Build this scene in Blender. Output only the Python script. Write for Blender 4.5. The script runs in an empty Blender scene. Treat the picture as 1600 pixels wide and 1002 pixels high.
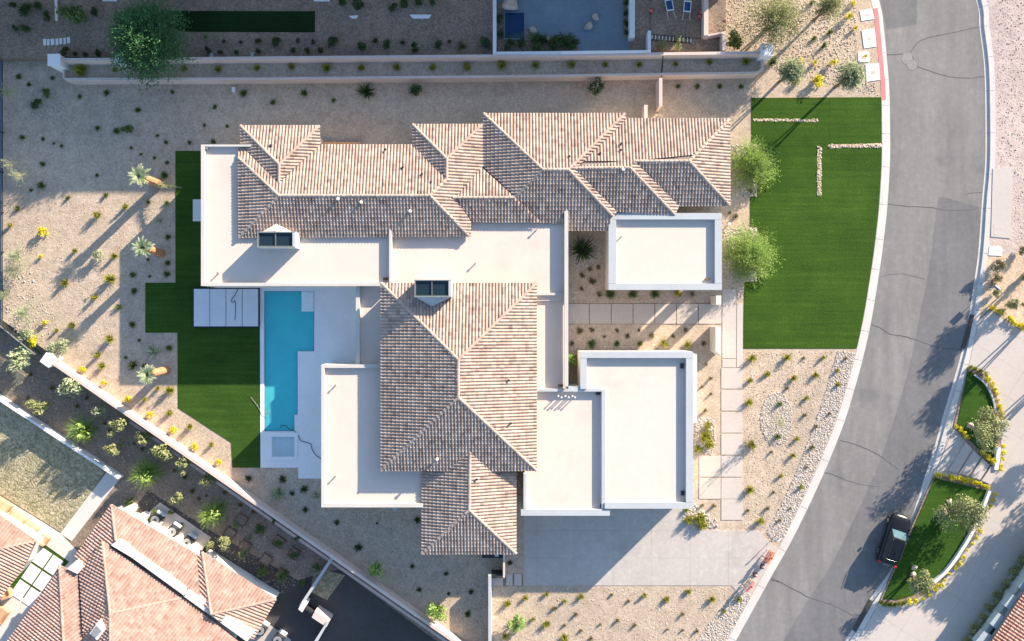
import bpy, bmesh, math, random
import numpy as np
from mathutils import Vector, Matrix

# ------------------------------------------------------------------ camera, sky, sun, exposure
SC = bpy.context.scene
COL = SC.collection
H, M = 80.0, 0.06                       # camera height (m), metres per photo pixel on the ground
def W(x, y, z=0.0):                     # photo point at height z -> place in the world
    k = M*(1-z/H)
    return Vector(((x-800)*k, -(y-501)*k, z))
cd = bpy.data.cameras.new('camera'); cam = bpy.data.objects.new('camera', cd); COL.objects.link(cam)
cam.location = (0, 0, H); cam.rotation_euler = (0, 0, 0)
cd.sensor_fit = 'HORIZONTAL'; cd.sensor_width = 36; cd.lens = 36*H/(1600*M); cd.clip_start = 1; cd.clip_end = 2000
SC.camera = cam
SUN_EL, SUN_AZ = math.radians(19.2), math.radians(45.5)   # azimuth measured from +Y (up in the photo) towards +X
wd = bpy.data.worlds.new('World'); SC.world = wd; wd.use_nodes = True
nt = wd.node_tree; nt.nodes.clear()
sky = nt.nodes.new('ShaderNodeTexSky'); sky.sky_type = 'NISHITA'; sky.sun_disc = False
sky.sun_elevation = SUN_EL; sky.sun_rotation = SUN_AZ
sky.air_density = 1.0; sky.dust_density = 0.7; sky.ozone_density = 2.2
bg = nt.nodes.new('ShaderNodeBackground'); bg.inputs[1].default_value = 0.118
wo = nt.nodes.new('ShaderNodeOutputWorld')
nt.links.new(sky.outputs[0], bg.inputs[0]); nt.links.new(bg.outputs[0], wo.inputs[0])
sl = bpy.data.lights.new('sun', 'SUN'); sl.energy = 5.0; sl.angle = math.radians(0.53); sl.color = (1.0, 0.84, 0.67)
so = bpy.data.objects.new('sun', sl); COL.objects.link(so); so.location = (40, 40, 60)
sd = Vector((math.sin(SUN_AZ)*math.cos(SUN_EL), math.cos(SUN_AZ)*math.cos(SUN_EL), math.sin(SUN_EL)))
so.rotation_euler = (-sd).to_track_quat('-Z', 'Y').to_euler()
vs = SC.view_settings; vs.view_transform = 'Standard'; vs.look = 'None'; vs.exposure = 1.35; vs.gamma = 1.0; vs.use_curve_mapping = False
SC.render.engine = 'CYCLES'
SC.cycles.max_bounces = 8; SC.cycles.transparent_max_bounces = 8

# ------------------------------------------------------------------ materials
def newmat(name):
    m = bpy.data.materials.new(name); m.use_nodes = True
    t = m.node_tree; b = t.nodes['Principled BSDF']
    return m, t, b
def node(t, kind, **kw):
    n = t.nodes.new(kind)
    for k, v in kw.items():
        if isinstance(k, str) and hasattr(n, k): setattr(n, k, v)
    return n
def ramp(t, stops, src=None):
    r = t.nodes.new('ShaderNodeValToRGB'); e = r.color_ramp.elements
    while len(e) < len(stops): e.new(0.5)
    for i, (p, c) in enumerate(stops):
        e[i].position = p; e[i].color = (c[0], c[1], c[2], 1)
    if src: t.links.new(src, r.inputs[0])
    return r
def noise(t, scale, detail=4, rough=0.6, vec=None):
    n = t.nodes.new('ShaderNodeTexNoise'); n.inputs['Scale'].default_value = scale
    n.inputs['Detail'].default_value = detail; n.inputs['Roughness'].default_value = rough
    if vec: t.links.new(vec, n.inputs['Vector'])
    return n
def mixc(t, a, b, f, mode='MIX'):
    m = t.nodes.new('ShaderNodeMix'); m.data_type = 'RGBA'; m.blend_type = mode
    for s, v in ((m.inputs[0], f), (m.inputs[6], a), (m.inputs[7], b)):
        if hasattr(v, 'is_linked') or hasattr(v, 'links'): t.links.new(v, s)
        elif isinstance(v, (int, float)): s.default_value = v
        else: s.default_value = (v[0], v[1], v[2], 1)
    return m.outputs[2]
def scl(c, k): return tuple(min(1, v*k) for v in c)
def coord(t):
    g = t.nodes.new('ShaderNodeNewGeometry'); return g.outputs['Position']
def surf(name, c, var=0.12, big=0.15, fine=3.0, rough=0.85, bump=0.0, bscale=8.0, dark=None, bdist=0.04):
    """plain surface: colour with patchy large and small variation and fine relief"""
    m, t, b = newmat(name); p = coord(t)
    n1 = noise(t, big, 5, .6, p); n2 = noise(t, fine, 4, .7, p)
    r1 = ramp(t, [(.3, scl(c, 1-var)), (.7, scl(c, 1+var))], n1.outputs[0])
    r2 = ramp(t, [(.3, (1-var,)*3), (.7, (1+var,)*3)], n2.outputs[0])
    col = mixc(t, r1.outputs[0], r2.outputs[0], 1.0, 'MULTIPLY')
    if dark:
        n3 = noise(t, dark[1], 6, .65, p); r3 = ramp(t, [(dark[2], (0, 0, 0)), (dark[2]+.12, (1, 1, 1))], n3.outputs[0])
        col = mixc(t, col, dark[0], r3.outputs[0])
    t.links.new(col, b.inputs['Base Color']); b.inputs['Roughness'].default_value = rough
    b.inputs['Specular IOR Level'].default_value = 0.25
    if bump:
        nb = noise(t, bscale, 4, .65, p); bp = t.nodes.new('ShaderNodeBump')
        bp.inputs['Strength'].default_value = bump; bp.inputs['Distance'].default_value = bdist
        t.links.new(nb.outputs[0], bp.inputs['Height']); t.links.new(bp.outputs[0], b.inputs['Normal'])
    return m
def gravel(name, c1, c2, c3, cell=7.0, bump=.7, dist=.05):
    m, t, b = newmat(name); p = coord(t)
    v = t.nodes.new('ShaderNodeTexVoronoi'); v.inputs['Scale'].default_value = cell; t.links.new(p, v.inputs['Vector'])
    v2 = t.nodes.new('ShaderNodeTexVoronoi'); v2.inputs['Scale'].default_value = cell*2.3; t.links.new(p, v2.inputs['Vector'])
    n1 = noise(t, .12, 6, .6, p); n2 = noise(t, 1.1, 5, .65, p)
    sep = t.nodes.new('ShaderNodeSeparateColor'); t.links.new(v.outputs['Color'], sep.inputs[0])
    sep2 = t.nodes.new('ShaderNodeSeparateColor'); t.links.new(v2.outputs['Color'], sep2.inputs[0])
    r = ramp(t, [(0, c1), (.45, c2), (1, c3)], sep.outputs[0])
    rb = ramp(t, [(0, c1), (.5, c2), (1, c3)], sep2.outputs[1])
    col = mixc(t, r.outputs[0], rb.outputs[0], .5)
    r1 = ramp(t, [(.3, (.86, .86, .86)), (.7, (1.12, 1.10, 1.08))], n1.outputs[0])
    r2 = ramp(t, [(.3, (.85, .84, .83)), (.7, (1.12, 1.12, 1.12))], n2.outputs[0])
    col = mixc(t, col, r1.outputs[0], 1.0, 'MULTIPLY'); col = mixc(t, col, r2.outputs[0], 1.0, 'MULTIPLY')
    t.links.new(col, b.inputs['Base Color']); b.inputs['Roughness'].default_value = .95
    b.inputs['Specular IOR Level'].default_value = .1
    nb = noise(t, cell*.55, 6, .75, p)
    ad = t.nodes.new('ShaderNodeMath'); ad.operation = 'MULTIPLY_ADD'; t.links.new(v.outputs['Distance'], ad.inputs[0]); ad.inputs[1].default_value = -.5
    t.links.new(nb.outputs[0], ad.inputs[2])
    bp = t.nodes.new('ShaderNodeBump'); bp.inputs['Strength'].default_value = bump; bp.inputs['Distance'].default_value = dist
    t.links.new(ad.outputs[0], bp.inputs['Height']); t.links.new(bp.outputs[0], b.inputs['Normal'])
    return m
def uvmat(name, stops, rough=.8, trans=0.0, var=0.0, spec=.2):
    """colour picked per piece from its UV (one random value for each tile, stone or leaf)"""
    m, t, b = newmat(name)
    uv = t.nodes.new('ShaderNodeUVMap'); s = t.nodes.new('ShaderNodeSeparateXYZ'); t.links.new(uv.outputs[0], s.inputs[0])
    r = ramp(t, stops, s.outputs[0]); col = r.outputs[0]
    if var:
        n = noise(t, var, 5, .65, coord(t)); r2 = ramp(t, [(.3, (.8, .8, .8)), (.7, (1.15, 1.15, 1.15))], n.outputs[0])
        col = mixc(t, col, r2.outputs[0], 1.0, 'MULTIPLY')
    t.links.new(col, b.inputs['Base Color']); b.inputs['Roughness'].default_value = rough
    b.inputs['Specular IOR Level'].default_value = spec
    if trans:
        tr = t.nodes.new('ShaderNodeBsdfTranslucent'); mx = t.nodes.new('ShaderNodeMixShader'); mx.inputs[0].default_value = trans
        t.links.new(col, tr.inputs[0]); t.links.new(b.outputs[0], mx.inputs[1]); t.links.new(tr.outputs[0], mx.inputs[2])
        t.links.new(mx.outputs[0], t.nodes['Material Output'].inputs[0])
    return m
def plain(name, c, rough=.5, metal=0.0, spec=.5, coat=0.0):
    m, t, b = newmat(name); b.inputs['Base Color'].default_value = (*c, 1)
    b.inputs['Roughness'].default_value = rough; b.inputs['Metallic'].default_value = metal
    b.inputs['Specular IOR Level'].default_value = spec; b.inputs['Coat Weight'].default_value = coat
    n = noise(t, 6, 4, .6, coord(t)); r = ramp(t, [(.3, scl(c, .9)), (.7, scl(c, 1.08))], n.outputs[0])
    t.links.new(r.outputs[0], b.inputs['Base Color'])
    return m
def turf(name, c, rows=3.0, axis=1):
    m, t, b = newmat(name); p = coord(t)
    mp = t.nodes.new('ShaderNodeMapping'); t.links.new(p, mp.inputs[0])
    mp.inputs['Scale'].default_value = (.12, rows, 1) if axis else (rows, .12, 1)
    n0 = noise(t, 1.0, 4, .7, mp.outputs[0]); n1 = noise(t, .22, 5, .6, p); n2 = noise(t, 9, 5, .8, p)
    col = ramp(t, [(.25, scl(c, .78)), (.55, scl(c, 1.06)), (.8, (c[0]*1.7, c[1]*1.4, c[2]*1.5))], n0.outputs[0]).outputs[0]
    r1 = ramp(t, [(.3, (.74, .78, .74)), (.7, (1.25, 1.18, 1.12))], n1.outputs[0]); r2 = ramp(t, [(.25, (.55, .6, .55)), (.75, (1.4, 1.35, 1.3))], n2.outputs[0])
    col = mixc(t, col, r1.outputs[0], 1.0, 'MULTIPLY'); col = mixc(t, col, r2.outputs[0], 1.0, 'MULTIPLY')
    t.links.new(col, b.inputs['Base Color']); b.inputs['Roughness'].default_value = .9; b.inputs['Specular IOR Level'].default_value = .1
    bp = t.nodes.new('ShaderNodeBump'); bp.inputs['Strength'].default_value = .8; bp.inputs['Distance'].default_value = .04
    t.links.new(n2.outputs[0], bp.inputs['Height']); t.links.new(bp.outputs[0], b.inputs['Normal'])
    return m
MAT = {
 'gravel': gravel('tan_gravel', (.37, .295, .22), (.47, .385, .295), (.60, .51, .41), bump=.5),
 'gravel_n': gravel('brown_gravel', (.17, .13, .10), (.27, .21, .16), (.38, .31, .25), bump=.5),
 'dirt': gravel('pink_dirt', (.40, .325, .30), (.50, .42, .385), (.60, .52, .48), cell=7, bump=.5, dist=.06),
 'soil': gravel('planting_soil', (.13, .10, .075), (.26, .2, .15), (.42, .34, .27), cell=8),
 'sand': gravel('sand', (.45, .34, .23), (.58, .45, .33), (.7, .58, .46), cell=6),
 'asphalt': surf('asphalt', (.212, .207, .20), .07, .09, 2.0, .9, .18, 30, dark=((.172, .17, .17), .16, .56)),
 'asphalt_patch': surf('asphalt_patch', (.162, .162, .163), .08, .14, 3, .9, .25, 30),
 'asphalt_dark': surf('dark_paving', (.075, .07, .066), .12, .2, 4, .85, .2, 30),
 'asphalt_pale': surf('pale_asphalt', (.255, .25, .24), .08, .5, 4, .9, .2, 30),
 'crack': plain('crack_sealant', (.10, .10, .10), .9),
 'kerb': surf('kerb_concrete', (.55, .53, .50), .07, .5, 5, .85, .1, 20),
 'kerb_red': surf('red_kerb_paint', (.72, .20, .20), .10, .6, 6, .7, .1, 20),
 'concrete': surf('pale_concrete', (.50, .455, .415), .05, .15, 3, .85, .08, 25),
 'concrete_warm': surf('warm_concrete', (.50, .45, .40), .05, .3, 3, .85, .08, 25),
 'drive': surf('driveway_concrete', (.455, .42, .385), .06, .12, 3, .85, .08, 25, dark=((.40, .37, .34), .3, .55)),
 'porcelain': surf('pool_deck_porcelain', (.82, .82, .82), .045, .5, 6, .45),
 'panel': surf('grey_porcelain_panel', (.72, .725, .74), .05, .7, 7, .4),
 'stucco': surf('cream_stucco', (.68, .63, .56), .04, .3, 5, .9, .12, 40, bdist=.01),
 'roofing': surf('cream_roof_coating', (.655, .56, .485), .025, .10, 1.5, .8, .05, 12, bdist=.02, dark=((.60, .51, .44), .16, .56)),
 'parapet': surf('parapet_coating', (.43, .46, .475), .05, .3, 5, .8, .08, 20, bdist=.01),
 'coping': surf('cream_coping', (.54, .52, .48), .05, .3, 5, .8, .08, 20, bdist=.01),
 'wallpink': surf('blush_stucco', (.60, .50, .445), .07, .3, 5, .9, .15, 40, bdist=.01),
 'white': surf('white_paint', (.78, .78, .77), .04, .4, 6, .7),
 'terrace': surf('pale_terrace_stone', (.62, .60, .56), .05, .4, 5, .8),
 'cream_wall': surf('cream_white_wall', (.70, .67, .62), .04, .4, 6, .8),
 'bluewhite': surf('cool_white_stucco', (.66, .68, .70), .05, .4, 6, .8),
 'shadeblock': surf('shade_tinted_render', (.36, .425, .455), .05, .4, 6, .8),  # bluish shade on the white parapet blocks, painted into the colour
 'underlay': plain('roof_underlay', (.23, .18, .16), .9),
 'tile': uvmat('blended_clay_tile', [(0, (.235, .17, .145)), (.14, (.345, .255, .21)), (.5, (.435, .335, .275)), (.85, (.505, .40, .33)), (1, (.36, .29, .26))], .8, 0, 1.2),
 'tile_pink': uvmat('salmon_clay_tile', [(0, (.36, .22, .175)), (.3, (.445, .29, .232)), (.7, (.485, .33, .27)), (1, (.53, .385, .325))], .8, 0, 1.2),
 'tile_red': uvmat('red_clay_tile', [(0, (.40, .20, .15)), (.5, (.55, .30, .22)), (1, (.66, .42, .33))], .8, 0, 1.2),
 'stone': uvmat('pale_river_rock', [(0, (.34, .285, .235)), (.3, (.44, .38, .32)), (.7, (.53, .47, .405)), (1, (.61, .56, .50))], .85, 0, 5),
 'pebble': uvmat('desert_pebble', [(0, (.34, .26, .18)), (.4, (.48, .39, .285)), (.8, (.60, .51, .40)), (1, (.72, .64, .53))], .9, 0, 5),
 'stonebed': gravel('pale_stone_bed', (.34, .29, .24), (.47, .41, .345), (.60, .54, .47), cell=9, bump=.8),
 'boulder': surf('tan_boulder', (.50, .42, .35), .16, .8, 4, .9, .5, 5),
 'turf': turf('artificial_turf', (.038, .088, .012)),
 'turf_w': turf('artificial_turf_west', (.036, .085, .014)),
 'turf_north': turf('blackish_turf', (.012, .034, .012)),  # turf with a near-black green of its own
 'turf_dark': turf('dense_turf', (.034, .085, .013)),
 'dry': gravel('dry_lawn', (.15, .15, .075), (.34, .32, .20), (.55, .49, .36), cell=5, bump=1, dist=.1),
 'yg': uvmat('yellow_green_leaf', [(0, (.10, .13, .02)), (.4, (.24, .27, .035)), (.8, (.40, .38, .05)), (1, (.52, .43, .06))], .6, .25),
 'green': uvmat('green_leaf', [(0, (.05, .085, .03)), (.5, (.11, .175, .05)), (1, (.19, .27, .08))], .6, .25),
 'bright': uvmat('bright_green_leaf', [(0, (.13, .22, .05)), (.5, (.29, .43, .11)), (1, (.46, .58, .20))], .8, .35, 0, .05),
 'bigtree': uvmat('blue_green_leaf', [(0, (.05, .125, .055)), (.5, (.10, .225, .095)), (1, (.16, .31, .13))], .8, .35, 0, .05),
 'olive': uvmat('olive_leaf', [(0, (.13, .155, .06)), (.5, (.28, .31, .135)), (1, (.46, .46, .24))], .6, .25),
 'sage': uvmat('sage_leaf', [(0, (.17, .21, .12)), (.5, (.34, .40, .23)), (1, (.54, .58, .38))], .6, .2),
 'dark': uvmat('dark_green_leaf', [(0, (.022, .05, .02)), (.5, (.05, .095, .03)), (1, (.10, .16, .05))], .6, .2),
 'brownb': uvmat('brown_green_shrub', [(0, (.10, .085, .045)), (.5, (.20, .18, .09)), (1, (.32, .28, .14))], .7, .15),
 'flower': uvmat('yellow_flower_leaf', [(0, (.10, .15, .02)), (.3, (.26, .28, .02)), (.45, (.60, .52, .02)), (1, (.80, .70, .03))], .6, .25),
 'palmleaf': uvmat('palm_frond', [(0, (.13, .18, .09)), (.5, (.34, .42, .24)), (1, (.62, .66, .46))], .5, .2),
 'paleleaf': uvmat('pale_frond', [(0, (.22, .24, .12)), (.5, (.42, .44, .26)), (1, (.62, .60, .40))], .6, .25),
 'palmtrunk': surf('palm_trunk', (.48, .25, .13), .22, 2, 9, .95, .6, 9),
 'bark': surf('bark', (.19, .145, .105), .2, 2, 9, .95, .5, 12),
 'metal_dark': plain('dark_metal', (.035, .04, .045), .5, .3),
 'metal_frame': plain('grey_green_metal', (.33, .36, .34), .5, .4),
 'metal_green': plain('dull_green_metal', (.13, .155, .15), .5, .3),
 'metal_grey': plain('grey_metal', (.42, .42, .41), .5, .5),
 'glass_dark': plain('dark_glass', (.015, .03, .04), .12, 0, .6),
 'black': plain('black_car_paint', (.008, .009, .011), .28, 0, .35, .25),
 'carglass': plain('car_glass', (.035, .12, .15), .06, 0, .3),
 'rubber': plain('tyre_rubber', (.02, .02, .02), .8),
 'chrome': plain('chrome', (.7, .7, .7), .2, 1),
 'red': plain('red_plastic', (.55, .03, .04), .4),
 'pinkred': plain('faded_cone_plastic', (.72, .24, .22), .6),
 'orange': plain('orange_board', (.80, .26, .11), .6),
 'cream': plain('cream_board', (.80, .68, .50), .6),
 'blue': plain('blue_tray', (.03, .11, .27), .5),
 'wood': surf('warm_wood', (.52, .30, .16), .15, 1, 6, .8),
 'rust': plain('rusty_edging', (.20, .10, .06), .9),
 'cable': plain('dark_cable', (.04, .05, .06), .7),
 'cushion': surf('tan_cushion', (.62, .38, .24), .08, 1, 6, .9),
}
def water(name, tint, dens, body=(.10, .80, .90)):
    m, t, b = newmat(name); p = coord(t)
    tr = t.nodes.new('ShaderNodeBsdfTransparent'); tr.inputs[0].default_value = (*tint, 1)
    gl = t.nodes.new('ShaderNodeBsdfGlossy'); gl.inputs['Roughness'].default_value = .03
    fr = t.nodes.new('ShaderNodeFresnel'); fr.inputs[0].default_value = 1.33
    mx = t.nodes.new('ShaderNodeMixShader'); n = noise(t, 1.6, 3, .5, p)
    bp = t.nodes.new('ShaderNodeBump'); bp.inputs['Strength'].default_value = .15; bp.inputs['Distance'].default_value = .02
    t.links.new(n.outputs[0], bp.inputs['Height']); t.links.new(bp.outputs[0], gl.inputs['Normal']); t.links.new(bp.outputs[0], fr.inputs['Normal'])
    df = t.nodes.new('ShaderNodeBsdfDiffuse'); df.inputs[0].default_value = (*body, 1); nb = noise(t, .35, 5, .6, p); t.links.new(ramp(t, [(.3, scl(body, .84)), (.7, body)], nb.outputs[0]).outputs[0], df.inputs[0]); m2 = t.nodes.new('ShaderNodeMixShader'); m2.inputs[0].default_value = dens
    t.links.new(tr.outputs[0], m2.inputs[1]); t.links.new(df.outputs[0], m2.inputs[2])
    t.links.new(fr.outputs[0], mx.inputs[0]); t.links.new(m2.outputs[0], mx.inputs[1]); t.links.new(gl.outputs[0], mx.inputs[2])
    t.links.new(mx.outputs[0], t.nodes['Material Output'].inputs[0])
    return m
def wear(m, lo, hi):
    t = m.node_tree; b = t.nodes['Principled BSDF']; src = b.inputs['Base Color'].links[0].from_socket; mp = t.nodes.new('ShaderNodeMapping'); t.links.new(coord(t), mp.inputs[0])
    mp.inputs['Rotation'].default_value = (0, 0, math.radians(8)); mp.inputs['Scale'].default_value = (.75, .07, 1)
    n = noise(t, 1.0, 6, .62, mp.outputs[0]); n2 = noise(t, 1.6, 6, .75, coord(t))
    c1 = mixc(t, src, ramp(t, [(.3, (lo,)*3), (.72, (hi,)*3)], n.outputs[0]).outputs[0], 1.0, 'MULTIPLY')
    c2 = mixc(t, c1, ramp(t, [(.5, (1, 1, 1)), (.75, (1.22, 1.22, 1.2))], n2.outputs[0]).outputs[0], 1.0, 'MULTIPLY')
    t.links.new(c2, b.inputs['Base Color'])
wear(MAT['asphalt'], .84, 1.14); wear(MAT['asphalt_patch'], .88, 1.12); wear(MAT['drive'], .95, 1.04)
MAT['water'] = water('pool_water', (.94, .99, 1), .42, (.15, .93, .97))
MAT['water_pale'] = water('spa_water', (.97, .99, 1), .6, (.74, .90, .95))
MAT['water_deep'] = water('plunge_water', (.7, .9, .97), .1, (.018, .085, .2))
MAT['plaster'] = surf('pool_plaster', (.13, .88, .95), .07, .5, 3, .8)
MAT['plaster_pale'] = surf('spa_plaster', (.78, .86, .88), .05, .8, 3, .8)
MAT['plaster_deep'] = surf('deep_blue_plaster', (.018, .085, .20), .06, .6, 3, .8)
MAT['deck_blue'] = surf('slate_blue_deck', (.17, .235, .29), .08, .5, 3, .8)
def glassy():
    m, t, b = newmat('clear_glass_panel')
    tr = t.nodes.new('ShaderNodeBsdfTransparent'); tr.inputs[0].default_value = (.72, .86, .82, 1)
    gl = t.nodes.new('ShaderNodeBsdfGlossy'); gl.inputs['Roughness'].default_value = .05
    mx = t.nodes.new('ShaderNodeMixShader'); mx.inputs[0].default_value = .12
    t.links.new(tr.outputs[0], mx.inputs[1]); t.links.new(gl.outputs[0], mx.inputs[2]); t.links.new(mx.outputs[0], t.nodes['Material Output'].inputs[0])
    return m
MAT['glass'] = glassy()

# ------------------------------------------------------------------ helpers
ORG = {}
G = -1.15                                # level of the lower lot beyond the diagonal wall
def origin(o):
    return ORG.get(o.name, Vector((0, 0, 0))) if o else Vector((0, 0, 0))
def thing(name, label, cat, loc, group=None, rot=None):
    o = bpy.data.objects.new(name, None); COL.objects.link(o); o.location = loc; o.empty_display_size = .3
    if rot is not None: o.rotation_euler = rot
    o['label'] = label; o['category'] = cat
    if group: o['group'] = group
    ORG[o.name] = Vector(loc)
    return o
def tag(o, label=None, cat=None, group=None, kind=None):
    for k, v in (('label', label), ('category', cat), ('group', group), ('kind', kind)):
        if v: o[k] = v
    return o
def meshdata(name, V, F, mat, uv=None, smooth=False):
    me = bpy.data.meshes.new(name); me.from_pydata([tuple(v) for v in V], [], F)
    me.materials.append(MAT[mat] if isinstance(mat, str) else mat)
    if uv is not None:
        l = me.uv_layers.new(name='UVMap'); d = np.empty((len(me.loops), 2), 'f')
        i = 0
        for f, u in zip(F, uv):
            d[i:i+len(f)] = u; i += len(f)
        l.data.foreach_set('uv', d.ravel())
    if smooth: me.polygons.foreach_set('use_smooth', [True]*len(me.polygons))
    me.update()
    return me
def mk(name, V, F, mat, parent=None, uv=None, smooth=False, local=False, base=None):
    """one mesh object from world-space vertices; its origin is its parent's origin or its own base"""
    V = [Vector(v) for v in V]
    if local: off = Vector((0, 0, 0))
    elif parent is not None: off = origin(parent)
    else:
        if base is None:
            xs = [v.x for v in V]; ys = [v.y for v in V]
            base = Vector(((min(xs)+max(xs))/2, (min(ys)+max(ys))/2, min(v.z for v in V)))
        off = Vector(base)
    me = meshdata(name, [v-off for v in V], F, mat, uv, smooth)
    o = bpy.data.objects.new(name, me); COL.objects.link(o)
    if parent is not None:
        o.parent = parent; ORG[o.name] = origin(parent)
    elif not local:
        o.location = off; ORG[o.name] = off
    return o
class MB:
    def __init__(s): s.V = []; s.F = []; s.U = []
    def add(s, V, F, u=None):
        n = len(s.V); s.V += [Vector(v) for v in V]; s.F += [tuple(i+n for i in f) for f in F]
        s.U += [u if u is not None else (random.random(), random.random())]*len(F)
    def box(s, a, b, rot=None, at=None):
        x0, y0, z0 = a; x1, y1, z1 = b
        V = [Vector(v) for v in ((x0,y0,z0),(x1,y0,z0),(x1,y1,z0),(x0,y1,z0),(x0,y0,z1),(x1,y0,z1),(x1,y1,z1),(x0,y1,z1))]
        if rot is not None: V = [rot @ v for v in V]
        if at is not None: V = [v+Vector(at) for v in V]
        s.add(V, [(3,2,1,0),(4,5,6,7),(0,1,5,4),(1,2,6,5),(2,3,7,6),(3,0,4,7)])
    def prism(s, poly, z0, z1):
        n = len(poly)
        if sum(poly[i].x*poly[(i+1)%n].y-poly[(i+1)%n].x*poly[i].y for i in range(n)) < 0: poly = poly[::-1]
        V = [Vector((p.x, p.y, z0)) for p in poly]+[Vector((p.x, p.y, z1)) for p in poly]
        s.add(V, [tuple(range(n-1, -1, -1)), tuple(range(n, 2*n))]+[(i, (i+1)%n, n+(i+1)%n, n+i) for i in range(n)])
    def tube(s, pts, rad, seg=8, cap=True):
        pts = [Vector(p) for p in pts]; rad = rad if isinstance(rad, (list, tuple)) else [rad]*len(pts)
        V = []; F = []
        for i, p in enumerate(pts):
            d = (pts[min(i+1, len(pts)-1)]-pts[max(i-1, 0)]).normalized()
            a = d.orthogonal().normalized() if abs(d.z) > .9 else d.cross(Vector((0, 0, 1))).normalized()
            b = d.cross(a)
            for k in range(seg):
                t = 2*math.pi*k/seg; V.append(p+(a*math.cos(t)+b*math.sin(t))*rad[i])
        for i in range(len(pts)-1):
            for k in range(seg):
                F.append((i*seg+k, i*seg+(k+1)%seg, (i+1)*seg+(k+1)%seg, (i+1)*seg+k))
        if cap: F += [tuple(range(seg-1, -1, -1)), tuple(range((len(pts)-1)*seg, len(pts)*seg))]
        s.add(V, F)
    def build(s, name, mat, parent=None, smooth=False, local=False, uv=True, base=None):
        return mk(name, s.V, s.F, mat, parent, s.U if uv else None, smooth, local, base)
def P2(pts, z=0.0): return [W(x, y, z) for x, y in pts]
def prism(name, pts, zref, z0, z1, mat, parent=None):
    m = MB(); m.prism(P2(pts, zref), z0, z1); return m.build(name, mat, parent)
def rect(x0, y0, x1, y1): return [(x0, y0), (x1, y0), (x1, y1), (x0, y1)]
def sheet(name, outer, z, mat, holes=(), parent=None, thick=0.0, base=None):
    """a flat sheet from photo points, holes allowed; with thick the rim goes down"""
    bm = bmesh.new(); loops = []
    for lp in [outer]+list(holes):
        vs_ = [bm.verts.new(W(x, y, z)) for x, y in lp]
        loops.append(vs_)
        for i in range(len(vs_)): bm.edges.new((vs_[i], vs_[(i+1) % len(vs_)]))
    bmesh.ops.triangle_fill(bm, use_beauty=True, use_dissolve=False, edges=bm.edges[:])
    bmesh.ops.recalc_face_normals(bm, faces=bm.faces[:])
    for f in bm.faces:
        if f.normal.z < 0: f.normal_flip()
    if holes:
        hw = [[(p.x, p.y) for p in P2(h)] for h in holes]
        dead = [f for f in bm.faces if any(inpoly(f.calc_center_median().x, f.calc_center_median().y, h) for h in hw)]
        bmesh.ops.delete(bm, geom=dead, context='FACES_ONLY')
    if thick:
        for vs_ in loops:
            lo = [bm.verts.new(v.co-Vector((0, 0, thick))) for v in vs_]
            for i in range(len(vs_)):
                j = (i+1) % len(vs_); bm.faces.new((vs_[i], lo[i], lo[j], vs_[j]))
    bm.verts.index_update()
    V = [v.co.copy() for v in bm.verts]; F = [tuple(v.index for v in f.verts) for f in bm.faces]; bm.free()
    return mk(name, V, F, mat, parent, base=base)
def structure(o): o['kind'] = 'structure'; return o
def clip_poly(poly, inside, inter):
    out = []
    for i in range(len(poly)):
        a, b = poly[i-1], poly[i]
        ia, ib = inside(a), inside(b)
        if ia != ib: out.append(inter(a, b))
        if ib: out.append(b)
    return out
def clip_half(poly, nx, ny, c):           # keep nx*x+ny*y <= c
    f = lambda p: nx*p[0]+ny*p[1]-c
    return clip_poly(poly, lambda p: f(p) <= 1e-9, lambda a, b: tuple(a[k]+(b[k]-a[k])*f(a)/(f(a)-f(b)) for k in (0, 1)))
def slabs(parent, name, outline, ang, step, z0, z1, mat, gap=.35, off=(0, 0)):
    """cast panels: outline cut by a grid turned by ang degrees; each panel a mesh of its own"""
    ca, sa = math.cos(math.radians(ang)), math.sin(math.radians(ang))
    us = [x*ca+y*sa for x, y in outline]; vs_ = [-x*sa+y*ca for x, y in outline]
    su, sv = step if isinstance(step, tuple) else (step, step)
    u = math.floor(min(us)/su)*su+off[0]-su
    while u < max(us):
        v = math.floor(min(vs_)/sv)*sv+off[1]-sv
        while v < max(vs_):
            p = list(outline)
            for nx, ny, c in ((ca, sa, u+su-gap), (-ca, -sa, -(u+gap)), (-sa, ca, v+sv-gap), (sa, -ca, -(v+gap))):
                p = clip_half(p, nx, ny, c)
                if len(p) < 3: break
            if len(p) >= 3:
                q = [p[i] for i in range(len(p)) if math.dist(p[i], p[i-1]) > .05]
                ar = abs(sum(q[i-1][0]*q[i][1]-q[i][0]*q[i-1][1] for i in range(len(q))))/2
                if len(q) >= 3 and ar > 12: prism(name, q, 0, z0, z1+random.uniform(-.002, .002), mat, parent)
            v += sv
        u += su
def curve(pts, n=8):
    """smooth line through the points"""
    out = []
    P = [pts[0]]+list(pts)+[pts[-1]]
    for i in range(1, len(P)-2):
        p0, p1, p2, p3 = [np.array(P[i+k], float) for k in (-1, 0, 1, 2)]
        for k in range(n):
            t = k/n; out.append(tuple(.5*((2*p1)+(-p0+p2)*t+(2*p0-5*p1+4*p2-p3)*t*t+(-p0+3*p1-3*p2+p3)*t**3)))
    out.append(tuple(map(float, pts[-1]))); return out
def offset(line, d):
    out = []
    for i, p in enumerate(line):
        a, b = line[max(i-1, 0)], line[min(i+1, len(line)-1)]
        dx, dy = b[0]-a[0], b[1]-a[1]; L = math.hypot(dx, dy) or 1
        out.append((p[0]-dy/L*d, p[1]+dx/L*d))
    return out
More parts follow.
